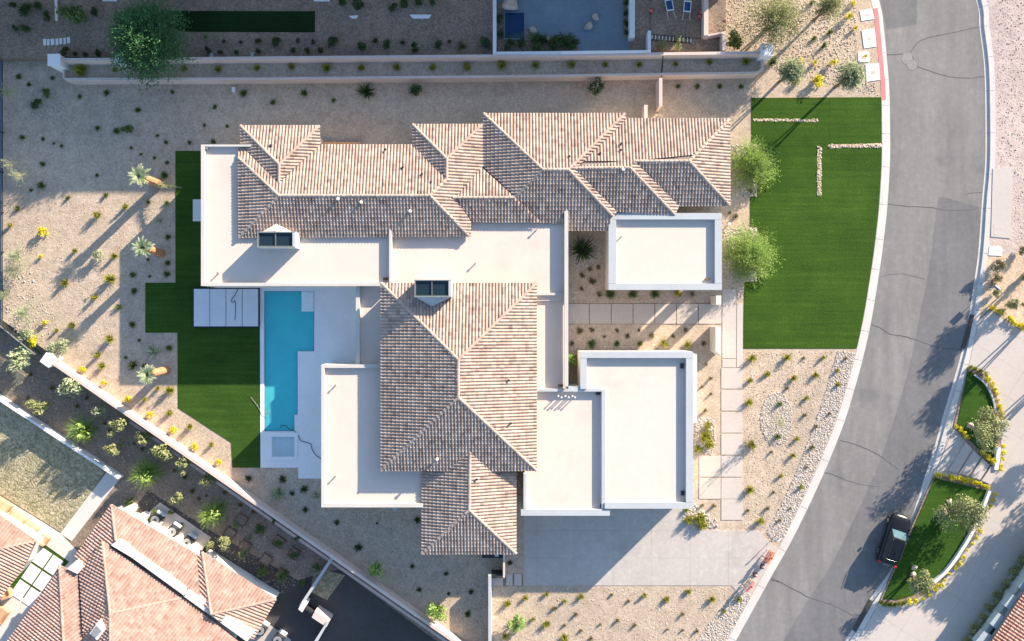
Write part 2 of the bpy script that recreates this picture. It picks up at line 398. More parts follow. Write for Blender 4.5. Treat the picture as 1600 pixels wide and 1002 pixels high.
def ribbon(name, line, w, z, mat, parent=None, jag=0):
    a = [(x+random.uniform(-jag, jag), y+random.uniform(-jag, jag)) for x, y in line]
    L, R = offset(a, w/2), offset(a, -w/2)
    V = [W(x, y, z) for x, y in L]+[W(x, y, z) for x, y in R]; n = len(a)
    return mk(name, V, [(i, i+1, n+i+1, n+i) for i in range(n-1)], mat, parent)
def inpoly(x, y, poly):
    c = False
    for i in range(len(poly)):
        x0, y0 = poly[i-1]; x1, y1 = poly[i]
        if (y0 > y) != (y1 > y) and x < (x1-x0)*(y-y0)/(y1-y0)+x0: c = not c
    return c
def nth(i):
    return '%d%s' % (i, 'th' if 10 <= i % 100 <= 20 else {1: 'st', 2: 'nd', 3: 'rd'}.get(i % 10, 'th'))
random.seed(7)
# ------------------------------------------------------------------ the setting
mk('terrain', [(-700, -700, -2.2), (700, -700, -2.2), (700, 700, -2.2), (-700, 700, -2.2)], [(0, 1, 2, 3)], 'dirt', base=(0, 0, -2.2))['kind'] = 'structure'
RL = curve([(1290, -260), (1335, -120), (1374, 0), (1381, 40), (1386, 90), (1390, 140), (1391, 190), (1391, 250), (1387, 320), (1380, 385), (1372, 440), (1362, 500), (1350, 555), (1335, 610), (1316, 670), (1283, 750), (1240, 840), (1203, 906), (1150, 1002), (1090, 1110), (1010, 1250)], 6)
RR = curve([(1440, -260), (1490, -120), (1527, 0), (1532, 42), (1539, 100), (1541, 165), (1541, 250), (1536, 312), (1530, 395), (1522, 450), (1514, 500), (1504, 550), (1490, 600), (1475, 650), (1462, 697), (1445, 750), (1425, 812), (1396, 886), (1361, 936), (1332, 986), (1320, 1005), (1262, 1110), (1180, 1250)], 6)
KL, KR = offset(RL, 13), offset(RR, -14)
road = sheet('road', offset(RL, 4)+offset(RR, -4)[::-1], -.135, 'asphalt'); structure(road)
# newer, darker asphalt on the near lane and at the top of the street
PL = curve([(1466, 309), (1462, 340), (1452, 420), (1440, 480), (1424, 560), (1405, 630), (1375, 720), (1340, 800), (1300, 880), (1255, 950), (1190, 1060)], 5)
PR = [p for p in offset(RR, 0) if 312 < p[1] < 1100]
sheet('asphalt_patch', [(1470, 307)]+PR+PL[::-1], -.131, 'asphalt_patch', parent=road)
sheet('asphalt_patch', [(1372, -60), (1436, -60), (1432, 38), (1386, 46), (1378, 10)], -.131, 'asphalt_patch', parent=road)
for ln, w in (([(1386, 86), (1407, 85), (1415, 84)], 1.6), ([(1424, 82), (1427, 76), (1436, 65), (1455, 58), (1485, 52), (1510, 46), (1531, 43)], 1.3),
              ([(1426, 88), (1433, 103), (1450, 110), (1475, 118), (1500, 122), (1520, 122), (1538, 119)], 1.2),
              ([(1388, 319), (1410, 322), (1450, 324), (1485, 329), (1520, 328), (1526, 326)], 1.2), ([(1509, 305), (1515, 302), (1536, 301)], .9),
              ([(1376, 432), (1400, 428), (1420, 430), (1445, 436)], .6), ([(1362, 508), (1375, 512), (1390, 522), (1410, 525), (1430, 531), (1460, 541), (1480, 545), (1505, 547)], 1.5),
              ([(1313, 688), (1335, 694), (1355, 702), (1370, 709), (1385, 720), (1405, 735)], 1.4), ([(1290, 739), (1305, 743), (1320, 749)], 1.4), ([(1320, 750), (1350, 758), (1375, 761)], .8),
              ([(1205, 904), (1217, 909), (1240, 921), (1265, 934), (1290, 942), (1310, 950), (1337, 965)], 1.5), ([(1200, 906), (1217, 909)], 1)):
    ribbon('crack', curve(ln, 5), w, -.128, 'crack', road, .5)
mh = MB()
for cx, cy, r in ((1418, 91, 9), (1426, 101, 8)):
    mh.prism([W(cx, cy)+Vector((math.cos(a)*r*M, math.sin(a)*r*M, 0)) for a in np.linspace(0, 2*math.pi, 18, False)], -.14, -.125+cx*1e-6)
mh.build('manhole_collar', 'asphalt_pale', road)
def kerb(name, inner, d0, d1, d2, mat_top, y0, y1):
    sel = [i for i, p in enumerate(inner) if y0 <= p[1] <= y1]
    a, b, c = [[offset(inner, d)[i] for i in sel] for d in (d0, d1, d2)]
    V = []; n = len(sel)
    for ln, z in ((a, -.125), (b, -.118), (b, .006), (c, .012), (c, -.19)):
        V += [W(x, y)+Vector((0, 0, z)) for x, y in ln]
    F = [(k*n+i, k*n+i+1, (k+1)*n+i+1, (k+1)*n+i) for k in range(4) for i in range(n-1)]
    return mk(name, V, F, mat_top)
structure(kerb('kerb', RR, .5, -6, -14, 'kerb', -300, 1300))
rk = kerb('kerb', RL, -.5, 6, 13, 'kerb', -300, 1300); structure(rk)
sel = [i for i, p in enumerate(RL) if 9 <= p[1] <= 160]
ra, rb_ = [offset(RL, 6.5)[i] for i in sel], [offset(RL, 13.4)[i] for i in sel]; n_ = len(sel)
mk('red_paint', [W(x, y)+Vector((0, 0, .014)) for x, y in ra]+[W(x, y)+Vector((0, 0, .018)) for x, y in rb_], [(i, i+1, n_+i+1, n_+i) for i in range(n_-1)], 'kerb_red', rk)

kj = MB()
for line, sg in ((RL, 1), (RR, -1)):                  # saw-cut joints across the kerbs
    inn, out = offset(line, sg*.4), offset(line, sg*13.3)
    for i in range(3, len(line)-3, 5):
        a, b = W(*inn[i]), W(*out[i]); d = (b-a).normalized(); p = Vector((-d.y, d.x, 0))*.012; m6 = a.lerp(b, .46)
        kj.add([a+p+Vector((0, 0, -.119)), a-p+Vector((0, 0, -.119)), m6-p+Vector((0, 0, -.113)), m6+p+Vector((0, 0, -.113))], [(0, 1, 2, 3)])
        m7 = a.lerp(b, .48); kj.add([m7+p+Vector((0, 0, .0125)), m7-p+Vector((0, 0, .0125)), b-p+Vector((0, 0, .0165)), b+p+Vector((0, 0, .0165))], [(0, 1, 2, 3)])
kj.build('joints', 'crack', rk)['kind'] = 'stuff'
POOL = [(413, 455), (491, 455), (491, 549), (465, 549), (465, 648), (460, 648), (460, 674), (413, 674)]
SPA = rect(425, 683, 460, 714)
structure(sheet('desert_ground', [(-900, -700), (KL[0][0], -700)]+KL+[(900, 1500), (850, 1400), (850, 1087), (88, 559), (-900, -126)], 0, 'gravel', [POOL, SPA], base=(0, 0, 0)))
structure(sheet('ground_across_road', [(2600, -700), (KR[0][0], -700)]+KR+[(1100, 1500), (2600, 1500)], 0, 'sand', base=(0, 0, 0)))
structure(sheet('dirt_lot', [(1548, -300), (1700, -300), (1700, 380), (1546, 402), (1550, 310), (1555, 240), (1555, 160), (1553, 100), (1546, 42), (1541, 0), (1504, -120)], .004, 'dirt'))
o = prism('utility_pad', [(1551, 264), (1580, 262), (1582, 285), (1578, 373), (1548, 370)], 0, -.1, .05, 'concrete'); tag(o, 'long pale concrete utility pad beside the far kerb', 'concrete pad')
for r_ in (rect(1552, 350, 1565, 358), rect(1552, 363, 1559, 367)): prism('access_cover', r_, 0, .03, .058, 'concrete_warm', o)
o = prism('utility_pad', [(1546, 385), (1565, 386), (1565, 400), (1544, 399)], 0, -.1, .05, 'white'); tag(o, 'small square white pad at the far kerb, next to shrubs', 'concrete pad')
for pts, lb in (([(1343, 17), (1362, 14), (1366, 30), (1346, 33)], 'topmost pale concrete pad beside the red kerb'),
                ([(1346, 48), (1366, 45), (1369, 73), (1350, 76)], 'second pale concrete pad from the top beside red kerb'),
                ([(1340, 82), (1357, 81), (1358, 97), (1341, 98)], 'small white pad set back from the red kerb, yellow plant beside it'),
                ([(1352, 101), (1373, 99), (1375, 125), (1354, 128)], 'lowest pale concrete pad at the end of red kerb')):
    o = prism('utility_pad', pts, 0, -.1, .05, 'white'); tag(o, lb, 'concrete pad')
    cx, cy = sum(p[0] for p in pts)/4, sum(p[1] for p in pts)/4
    prism('access_cover', rect(cx-3, cy-2, cx+4, cy+3), 0, .03, .056, 'concrete', o)

# lawns
LE = [p for p in offset(RL, 13.6) if 150 <= p[1] <= 546]
lawn_e = sheet('front_lawn', [(1174, 153), (1377, 152)]+LE+[(1338, 545), (1161, 545), (1163, 441), (1183, 440), (1183, 356), (1172, 354), (1172, 308), (1183, 307), (1183, 226), (1174, 225)], .03, 'turf', thick=.1); structure(lawn_e)
def sandline(line, w):
    ln = curve(line, 22); return ribbon('turf_seam', ln, w, .036, 'sand', lawn_e, 1.0)
sandline([(1177, 187), (1220, 188), (1278, 189)], 3); sandline([(1296, 229), (1340, 228), (1378, 227)], 5.5); sandline([(1281, 229), (1280, 265), (1280, 306)], 6)
for ln in ([(1297, 153), (1296, 225)], [(1176, 228), (1290, 228)], [(1355, 157), (1377, 165)]): ribbon('turf_seam', curve(ln, 6), 1.2, .037, 'turf_dark', lawn_e, .2)
lawn_w = sheet('back_lawn', [(274, 236), (345, 236), (345, 447), (407, 447), (407, 731), (363, 731), (361, 692), (278, 638), (277, 520), (227, 520), (227, 442), (274, 442)], .03, 'turf_w', thick=.1); structure(lawn_w)

# pool terrace
deck = sheet('pool_deck', [(406, 440), (600, 440), (600, 600), (520, 600), (520, 748), (466, 748), (466, 731), (407, 731)], .05, 'porcelain', [POOL, SPA], thick=.15); structure(deck)
pl = thing('swimming_pool', 'turquoise stepped rectangular swimming pool beside the white house', 'pool', W(452, 560))
def basin(outl, depth, mat, parent, name='basin'):
    V = P2(outl); n = len(outl); bm = bmesh.new()
    t = [bm.verts.new(v+Vector((0, 0, .049))) for v in V]; b = [bm.verts.new(v-Vector((0, 0, depth))) for v in V]
    for i in range(n): bm.faces.new((t[i], t[(i+1) % n], b[(i+1) % n], b[i]))
    bm.faces.new(b); bmesh.ops.triangulate(bm, faces=[f for f in bm.faces if len(f.verts) > 4])
    bm.verts.index_update(); VV = [v.co.copy() for v in bm.verts]; F = [tuple(v.index for v in f.verts) for f in bm.faces]; bm.free()
    return mk(name, VV, F, mat, parent)
basin([(x, y) for x, y in POOL], 1.1, 'plaster', pl)
prism('tanning_ledge', rect(471, 455.2, 490.8, 487), 0, -1.05, -.042, 'plaster_pale', pl)
prism('step', rect(413.2, 655, 425, 673.8), 0, -1.08, -.55, 'plaster', pl); prism('step', rect(413.2, 455.2, 470, 461), 0, -1.08, -.6, 'plaster', pl)
sheet('water', POOL, -.05, 'water', parent=pl)
wl = MB(); PP = P2(POOL)
for i in range(len(PP)):
    a, b = PP[i-1], PP[i]; d = (b-a).normalized(); nr = Vector((d.y, -d.x, 0))*.02; wl.add([a+nr+Vector((0, 0, .045)), b+nr+Vector((0, 0, .045)), b+nr+Vector((0, 0, -.2)), a+nr+Vector((0, 0, -.2))], [(0, 1, 2, 3)])
wl.build('waterline_tiles', 'plaster_deep', pl)
sp = thing('spa', 'square pale spa tub below the turquoise pool', 'spa', W(442, 698))
basin(SPA, .38, 'plaster_pale', sp); prism('bench', [(425.2, 683.2), (436, 683.2), (436, 713.8), (425.2, 713.8)], 0, -.37, -.2, 'plaster_pale', sp)
sheet('water', SPA, -.06, 'water_pale', parent=sp)
mb = MB()                                    # raised coping round the spa
for r_ in (rect(413, 676, 466, 682.6), rect(413, 714.4, 463, 719), rect(413, 682.7, 424.6, 714.3), rect(460.4, 682.7, 465, 714.3)): mb.prism(P2(r_), .0, .11)
mb.build('coping', 'porcelain', sp)
mb = MB()
for r_ in (rect(407, 448, 412.6, 676), rect(412.7, 448, 491, 454.6)): mb.prism(P2(r_), 0, .056)
mb.build('coping', 'porcelain', pl)
mb = MB(); ln = curve([(438, 669), (440, 665), (446, 665), (452, 670), (460, 673), (466, 680), (470, 688), (478, 691), (486, 694), (488, 702), (493, 710), (502, 717)], 6)
mb.tube([W(x, y)+Vector((0, 0, .08)) for x, y in ln], .03, 6); tag(mb.build('pool_hose', 'cable'), 'thin dark hose winding from the pool across the deck', 'hose')
mb = MB(); ln = curve([(392, 620), (398, 628), (404, 636), (412, 650), (420, 648), (423, 644), (421, 641), (417, 644), (419, 650)], 6)
mb.tube([W(x, y)+Vector((0, 0, .09)) for x, y in ln], .013, 6); tag(mb.build('pool_hose', 'metal_grey'), 'thin pale hose looping from sunlit lawn into the pool', 'hose')
# raised panel deck at the pool head
pd = thing('panel_platform', 'low platform of four pale grey panels beside the pool', 'platform', W(354, 481))
prism('frame', rect(303, 450, 406, 512), 0, .0, .28, 'metal_dark', pd)
for k in range(4): prism('panel', rect(305+k*25.2, 452, 305+k*25.2+24.2, 510), 0, .2, .33, 'panel', pd)
mb = MB(); ln = curve([(375, 449), (371, 458), (367, 464), (363, 470), (366, 473), (369, 470), (370, 480), (369, 500)], 6)
mb.tube([W(x, y)+Vector((0, 0, .36)) for x, y in ln], .025, 6); tag(mb.build('power_cable', 'cable'), 'thin dark cable looped on the panel platform', 'cable')
o = prism('door_step', rect(302, 312, 345, 346), 0, 0, .12, 'panel'); tag(o, 'pale blue-grey door step on the lawn against west wall', 'step')

# driveway and paths of the main house
drive = prism('driveway', [(818, 795), (1062, 795), (1085, 826), (1110, 829), (1184, 829), (1203, 848), (1212, 866), (1185, 905), (1162, 928), (1143, 915), (818, 915)], 0, -.1, .004, 'soil'); structure(drive)
DO = [(818, 780), (1062, 780), (1085, 827), (1110, 829), (1184, 829), (1203, 848), (1215, 858), (1192, 898), (1164, 940), (1143, 915), (818, 915)]
slabs(drive, 'slab', DO, 0, (60, 43), -.05, .03, 'drive', .09, (-2, 12))
path = prism('entry_path', rect(889, 474, 1129, 507), 0, -.1, .005, 'soil'); structure(path)
ex = [888, 921, 955, 989, 1023, 1057, 1091, 1128]
for a, b in zip(ex[:-1], ex[1:]): prism('slab', rect(a+.6, 475, b-.6, 506), 0, -.05, .05, 'concrete_warm', path)
path = prism('garden_path', rect(1092, 452, 1161, 813), 0, -.1, .003, 'gravel'); structure(path)
for r_ in [rect(1128.5, 452, 1150, 560), rect(1151, 474, 1160.5, 574), rect(1128.5, 561, 1150, 574)]+[rect(1127, y, 1160, y+32.4) for y in (575, 609.4, 643.8, 678.2, 712.6, 747, 780)]+[rect(1092.5, y, 1126, y+32.4) for y in (712.6, 747)]:
    prism('slab', r_, 0, -.05, .045+random.uniform(-.004, .004), 'concrete' if r_[0][0] > 1100 else 'concrete_warm', path)
path = prism('side_path', rect(768, 897, 817, 916), 0, -.1, .006, 'soil'); structure(path)
for r_ in (rect(768, 903, 786, 915), rect(791, 897, 801, 915), rect(803.5, 897, 815, 915)): prism('slab', r_, 0, -.05, .05, 'concrete', path)

# east concrete drive, its planted islands and steps
KRO = [p for p in offset(RR, -14.2) if 500 <= p[1] <= 1060]
edrive = structure(sheet('neighbour_drive', KRO+[(1500, 1060), (1532, 1002), (1600, 880), (1690, 720), (1690, 545), (1600, 518), (1546, 482)], .004, 'soil'))
slabs(edrive, 'slab', [(p[0]+.3, p[1]) for p in KRO[::4]]+[KRO[-1], (1490, 1060), (1524, 1002), (1592, 876), (1690, 720), (1690, 545), (1600, 520), (1547, 485)], 32, (52, 44), -.05, .03, 'concrete', .09)
I1 = curve([(1512, 573), (1530, 580), (1546, 596), (1557, 620), (1563, 650), (1564, 690), (1562, 735)], 5)+[(1553, 738), (1489, 667)]
I2 = curve([(1545, 761), (1541, 775), (1520, 830), (1500, 865), (1478, 895), (1455, 920), (1430, 936), (1400, 944), (1374, 940)], 5)+[(1459, 741)]
for k, (pts, inner) in enumerate(((I1, [(1511, 579), (1528, 587), (1542, 603), (1551, 625), (1556, 652), (1556, 690), (1552, 725), (1494, 668)]), (I2, [(1540, 766), (1535, 780), (1514, 828), (1494, 862), (1471, 892), (1448, 915), (1426, 930), (1400, 937), (1379, 935), (1460, 747)]))):
    b = prism('planting_bed', pts, 0, -.1, .09, 'soil'); structure(b)
    lw = prism('island_lawn', inner, 0, 0, .13, 'turf_dark'); structure(lw)
def lowwall(name, line, w, z0, z1, mat, parent=None):
    a, b = offset(line, w/2), offset(line, -w/2); return prism(name, a+b[::-1], 0, z0, z1, mat, parent)
o = lowwall('garden_wall', curve([(1543, 766), (1536, 784), (1518, 826), (1498, 860), (1476, 890), (1456, 908)], 5), 4.5, 0, .45, 'white'); tag(o, 'curved white garden wall edging the lower lawn island', 'garden wall')
o = lowwall('garden_wall', curve([(1520, 585), (1538, 600), (1549, 622), (1554, 645)], 5), 2.5, 0, .3, 'parapet'); tag(o, 'short curved grey edging wall of the upper lawn island', 'garden wall')
o = lowwall('garden_wall', [(1556, 698), (1555, 715), (1552, 733)], 6, 0, .5, 'white'); tag(o, 'short straight white wall at the foot of upper island', 'garden wall')
st = thing('garden_steps', 'broad pale concrete steps between the two lawn islands', 'steps', W(1510, 715))
for k, q in enumerate(([(1489, 669), (1505, 688), (1478, 735), (1461, 741)], [(1508, 691), (1518, 701), (1495, 739), (1481, 736)], [(1520, 704), (1531, 714), (1512, 743), (1497, 740)], [(1533, 716), (1544, 726), (1529, 749), (1514, 744)], [(1546, 728), (1558, 737), (1545, 756), (1531, 750)])):
    prism('step', q, 0, -.1, .06+.07*k, 'concrete', st)
for a, lb in (([(1519.5, 492), (1512, 520), (1505, 545)], 'dark rubber kerb ramp beside the flower corner'), ([(1361, 938), (1348, 962), (1335, 986)], 'dark rubber kerb ramp near the bottom edge of the street')):
    ln = curve(a, 4); lo, hi = offset(ln, -3.2), offset(ln, 3.2); n = len(ln); V = []
    for L_, z in ((hi, -.12), (ln, -.02), (lo, .02), (lo, -.12)): V += [W(x, y)+Vector((0, 0, z)) for x, y in L_]
    F = [(k*n+i, k*n+i+1, ((k+1) % 4)*n+i+1, ((k+1) % 4)*n+i) for k in range(4) for i in range(n-1)]+[tuple(k*n for k in range(4)), tuple(k*n+n-1 for k in (3, 2, 1, 0))]
    tag(mk('kerb_ramp', V, F, 'asphalt_dark'), lb, 'kerb ramp')

# raised ground to the north with its two long walls
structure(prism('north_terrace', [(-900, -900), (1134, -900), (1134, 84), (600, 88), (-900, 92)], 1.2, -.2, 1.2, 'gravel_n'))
structure(prism('planter_soil', [(99, 97), (600, 94), (1189, 86), (1189, 115), (600, 121), (99, 126)], 1.0, -.1, 1.0, 'gravel'))
o = prism('boundary_wall', [(95, 91), (400, 88.5), (800, 85), (1192, 80), (1192, 84.5), (800, 89), (400, 92.5), (95, 95.5)], 2.4, 0, 2.4, 'wallpink'); tag(o, 'long blush stucco wall, upper of the two north walls', 'wall')
o = prism('boundary_wall', [(100, 121.8), (400, 121), (800, 117.5), (1182, 112), (1189, 107), (1190, 90), (1193, 90), (1193, 109), (1184, 115.5), (800, 121), (400, 124.5), (103, 125.5), (98, 122), (98, 100), (101, 100)], 1.5, 0, 1.5, 'wallpink'); tag(o, 'long blush retaining wall, lower of the two north walls', 'wall')
for r_, zt, lb in ((rect(75, 85, 93, 102), 2.7, 'white square pillar at the left end of the north wall'), (rect(181, 83, 197, 99), 2.55, 'white square pillar under the big tree on north wall'), (rect(1190, 69, 1208, 87), 2.7, 'white square pillar at the right end of north wall')):
    o = prism('wall_pillar', r_, zt, 0, zt-.12, 'white'); tag(o, lb, 'pillar')
    x0, y0 = r_[0]; x1, y1 = r_[2]; prism('cap', rect(x0-.8, y0-.8, x1+.8, y1+.8), zt, zt-.12, zt, 'white', o)
for pts, zt, m_, lb in (([(877, 80), (1017, 78.5), (1017, 81.9), (877, 84.6)], 2.5, 'white', 'white capped wall south of the neighbour pool'),
        ([(776, 81), (876.6, 80), (876.6, 84.6), (776, 84.8)], 2.45, 'bluewhite', 'grey-blue wall along the planted pool corner'), (rect(770, -60, 775.5, 85), 2.5, 'bluewhite', 'grey-blue wall left of the neighbour pool'),
        (rect(984, -60, 992, 58), 2.6, 'bluewhite', 'thick grey-blue wall right of the neighbour pool deck'), (rect(1012.5, 48, 1017.2, 78.3), 2.6, 'bluewhite', 'short grey wall next to the ladder'),
        (rect(1100, -60, 1107, 55), 2.4, 'wallpink', 'sunlit blush wall right of the wheelbarrows'), ([(1101, 55.3), (1134, 48.5), (1134, 51), (1107, 56.5)], 2.3, 'wallpink', 'slanted blush wall joining two yard walls'),
        (rect(1129, 51.2, 1134, 79), 2.4, 'wallpink', 'short blush wall at the corner of the yard'), (rect(1030, 122, 1035, 166), 2.0, 'wallpink', 'short blush side wall jutting from the lower north wall'),
        (rect(1006.5, 164, 1012, 190), 2.0, 'wallpink', 'low blush wall stub against the north eave'), (rect(763, 900, 767.5, 1100), 1.8, 'parapet', 'straight pale wall running off the bottom edge'),
        (rect(786, 855, 789, 903), 1.9, 'wallpink', 'thin blush wall beside the porch roof'), ([(84, -40), (87, -40), (90, 32), (86, 32)], 1.35, 'white', 'thin white kerb in the upper left yard')):
    o = prism('yard_wall', pts, zt, 0, zt, m_); tag(o, lb, 'wall')
# boundary wall to the south-west
def slantwall(name, a, b, th, zt, mat, lab, z0=G-.1, zr=0):
    A, B = W(*a, zr), W(*b, zr); d = (B-A).normalized(); nrm = Vector((d.y, -d.x, 0))*th
    m_ = MB(); m_.prism([A, B, B+nrm, A+nrm], z0, zt); o = m_.build(name, mat); tag(o, lab, 'wall'); return o
slantwall('boundary_wall', (88, 559), (800, 1053), .28, 1.35, 'wallpink', 'long diagonal blush boundary wall below the back yard')
slantwall('garden_wall', (196, 652), (790, 1065), .25, G+.5, 'wallpink', 'low diagonal retaining edge below the boundary wall', zr=G+.5)
o = prism('wall_pillar', [(72, 552), (84, 561), (76, 574), (63, 565)], 1.7, -.1, 1.58, 'white'); tag(o, 'white square pillar at the top of the diagonal wall', 'pillar'); prism('cap', [(72, 551), (85, 561), (76, 575), (62, 565)], 1.7, 1.58, 1.7, 'white', o)
gf = thing('glass_fence', 'clear glass fence running from the white pillar to the left edge', 'fence', W(35, 535))
for k in range(4):
    a, b = (68-k*24, 553-k*19.5), (68-(k+1)*24+1.5, 553-(k+1)*19.5+1.2)
    A, B = W(*a), W(*b); n_ = (B-A).normalized().orthogonal(); n_ = Vector((-(B-A).y, (B-A).x, 0)).normalized()*.03
    m_ = MB(); m_.prism([A, B, B+n_, A+n_], 0, 1.4); m_.build('panel', 'glass', gf)
    m_ = MB(); m_.prism([A-n_, B-n_, B+n_*2, A+n_*2], 1.4, 1.45); m_.build('rail', 'metal_grey', gf)
fe = thing('iron_fence', 'dark iron fence along the left edge of the yard', 'fence', W(6, 250))
for k in range(9):
    y0, y1 = -40+k*62, -40+(k+1)*62
    m_ = MB(); m_.prism(P2(rect(4.5, y0, 5.8, y1)), 1.45, 1.5); m_.prism(P2(rect(4.7, y0, 5.6, y1)), .12, .17)
    for j in range(24): yy = y0+j*62/24; m_.prism(P2(rect(4.9, yy, 5.4, yy+.4)), .17, 1.45)
    m_.build('rail_panel', 'metal_dark', fe)['kind'] = 'stuff'
    prism('post', rect(4, y0-.8, 6.3, y0+.8), 0, 0, 1.6, 'metal_dark', fe)
o = sheet('neighbour_paving', rect(-300, -50, 3, 510), .006, 'deck_blue'); structure(o)
# north lot ground details
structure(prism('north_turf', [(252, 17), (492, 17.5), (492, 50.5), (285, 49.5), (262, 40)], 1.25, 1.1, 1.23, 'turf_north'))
structure(prism('north_pool_deck', rect(776, -60, 984, 80), 1.25, 1.0, 1.26, 'deck_blue'))
npool = thing('plunge_pool', 'deep blue square plunge pool at the top edge', 'pool', W(804, 40, 1.26))
mb = MB(); q = P2(rect(789, 20, 819, 60), 1.3)
for r_ in (rect(787.5, 19, 820.5, 20), rect(787.5, 60, 820.5, 62), rect(787.5, 20, 789, 60), rect(819, 20, 820.5, 60)): mb.prism(P2(r_, 1.4), 1.2, 1.4)
mb.build('coping', 'deck_blue', npool); prism('basin', rect(789, 20, 819, 60), 1.3, 1.1, 1.27, 'plaster_deep', npool); prism('water', rect(789.1, 20.1, 818.9, 59.9), 1.35, 1.34, 1.35, 'water_deep', npool)
structure(prism('north_planting', [(776, 4), (788, 4), (788, 63), (822, 45), (848, 58), (893, 56), (906, 79), (776, 80)], 1.27, 1.0, 1.275, 'soil'))
structure(prism('north_paving', rect(1017.5, -60, 1099.5, 60), 1.27, 1.0, 1.265, 'deck_blue' if False else 'gravel_n')); structure(prism('north_soil', rect(1018, 61, 1128, 79), 1.27, 1.0, 1.28, 'soil'))
structure(prism('north_planting', rect(974, -60, 984, 60), 1.27, 1.0, 1.29, 'soil'))
# neighbour ground to the south-west, a step lower
structure(sheet('lower_ground', [(-900, -150), (84, 556), (860, 1095), (860, 1500), (-900, 1500)], G-.02, 'gravel_n'))
structure(sheet('planting_strip', [(-40, 470), (84, 557), (520, 860), (440, 990), (180, 780), (190, 744), (-40, 604)], G, 'gravel_n'))
structure(sheet('dry_lawn', [(-40, 600), (165, 735), (100, 835), (-40, 748)], G+.01, 'dry'))
o = slantwall('garden_wall', (-40, 597), (186, 746), .22, G+1.0, 'white', 'thin white wall edging the dry lawn at left', zr=G+1.0)
structure(sheet('neighbour_walk', [(172, 731), (190, 745), (112, 846), (94, 834)], G+.02, 'terrace'))
structure(sheet('neighbour_terrace', [(-40, 750), (94, 833), (122, 862), (180, 790), (330, 880), (200, 1060), (-40, 1060)], G+.006, 'terrace'))
structure(sheet('neighbour_path', [(212, 790), (232, 766), (330, 830), (480, 915), (560, 1060), (330, 1060), (300, 860)], G+.008, 'asphalt_dark'))
structure(sheet('neighbour_court', [(425, 935), (470, 905), (530, 890), (720, 1030), (690, 1100), (380, 1100)], G+.012, 'asphalt_dark'))
structure(sheet('planting_bed', [(490, 886), (539, 899), (511, 938), (486, 925)], G+.016, 'dry'))
structure(sheet('unit_pad', [(226, 806), (250, 785), (330, 840), (306, 872)], G+.05, 'concrete_warm'))
# ------------------------------------------------------------------ tiled roofs
def plane_fit(pts):
    A = np.array([(p.x, p.y, 1) for p in pts]); z = np.array([p.z for p in pts]); s = np.linalg.lstsq(A, z, rcond=None)[0]
    return s
def tile_sheet(pieces, mat, parent, tw=.283, tl=.38, rise=.085, name='roof_tiles', seed=0):
    """real barrel tiles: every course and every barrel is geometry, cut to the outline of the slope"""
    rnd = random.Random(seed); allp = [p for pc in pieces for p in pc]
    a, b, c = plane_fit(allp); n = Vector((-a, -b, 1)).normalized()
    up = Vector((a, b, a*a+b*b)).normalized(); u = up.cross(n).normalized()
    o0 = allp[0]; o0 = Vector((o0.x, o0.y, a*o0.x+b*o0.y+c))
    lowest = min((p-o0).dot(up) for p in allp)
    bmT = bmesh.new(); uvl = bmT.loops.layers.uv.new('UVMap')
    prof = [(0, 0), (.14, .66), (.39, 1.0), (.64, .66), (.78, 0), (1.0, 0)]
    for pc in pieces:
        bm = bmesh.new(); ul = bm.loops.layers.uv.new('UVMap')
        U = [(p-o0).dot(u) for p in pc]; Vv = [(p-o0).dot(up)-lowest for p in pc]
        i0, i1 = math.floor(min(U)/tw)-1, math.ceil(max(U)/tw)+1; j0, j1 = math.floor(min(Vv)/tl)-1, math.ceil(max(Vv)/tl)+1
        cx, cy = sum(U)/len(U), sum(Vv)/len(Vv)
        for i in range(i0, i1):
            for j in range(j0, j1):
                q = rnd.random(); q = (q*.8+.2*rnd.random(), 0)
                jit = rnd.uniform(-.012, .012); lift = rnd.uniform(.030, .044)
                row = []
                for v_, dz in ((j*tl-.03+jit, lift+.02), ((j+1)*tl-.02+jit, .006)):
                    row.append([bm.verts.new(o0+u*((i+t)*tw)+up*(v_+lowest)+n*(h*rise+dz)) for t, h in prof])
                base = [bm.verts.new(v.co-n*(lift+.015)) for v in row[0]]
                for k in range(5):
                    for f in (bm.faces.new((row[0][k], row[0][k+1], row[1][k+1], row[1][k])), bm.faces.new((base[k], base[k+1], row[0][k+1], row[0][k]))):
                        for l in f.loops: l[ul].uv = q
        m_ = len(pc); area = sum(pc[k-1].x*pc[k].y-pc[k].x*pc[k-1].y for k in range(m_)); sg = 1 if area > 0 else -1
        for k in range(m_):
            p, q = pc[k-1], pc[k]; d = Vector((q.x-p.x, q.y-p.y, 0))
            if d.length < 1e-4: continue
            nn = Vector((d.y, -d.x, 0)).normalized()*sg
            # overhang a little on the eave side
            push = .06 if nn.dot(Vector((a, b, 0)).normalized()) < -.98 else 0
            bmesh.ops.bisect_plane(bm, geom=bm.verts[:]+bm.edges[:]+bm.faces[:], plane_co=p+nn*push, plane_no=nn, clear_outer=True)
        off = {}
        for f in bm.faces:
            vs_ = []
            for v in f.verts:
                if v.index not in off or True:
                    key = v
                    if key not in off: off[key] = bmT.verts.new(v.co)
                    vs_.append(off[key])
            try: g = bmT.faces.new(vs_)
            except ValueError: continue
            for l, l2 in zip(g.loops, f.loops): l[uvl].uv = l2[ul].uv
        bm.free()
    org = origin(parent); 
    for v in bmT.verts: v.co -= org
    me = bpy.data.meshes.new(name); bmT.to_mesh(me); bmT.free(); me.materials.append(MAT[mat])
    ob = bpy.data.objects.new(name, me); COL.objects.link(ob); ob.parent = parent; ORG[ob.name] = org; ob['kind'] = 'stuff'
    return ob
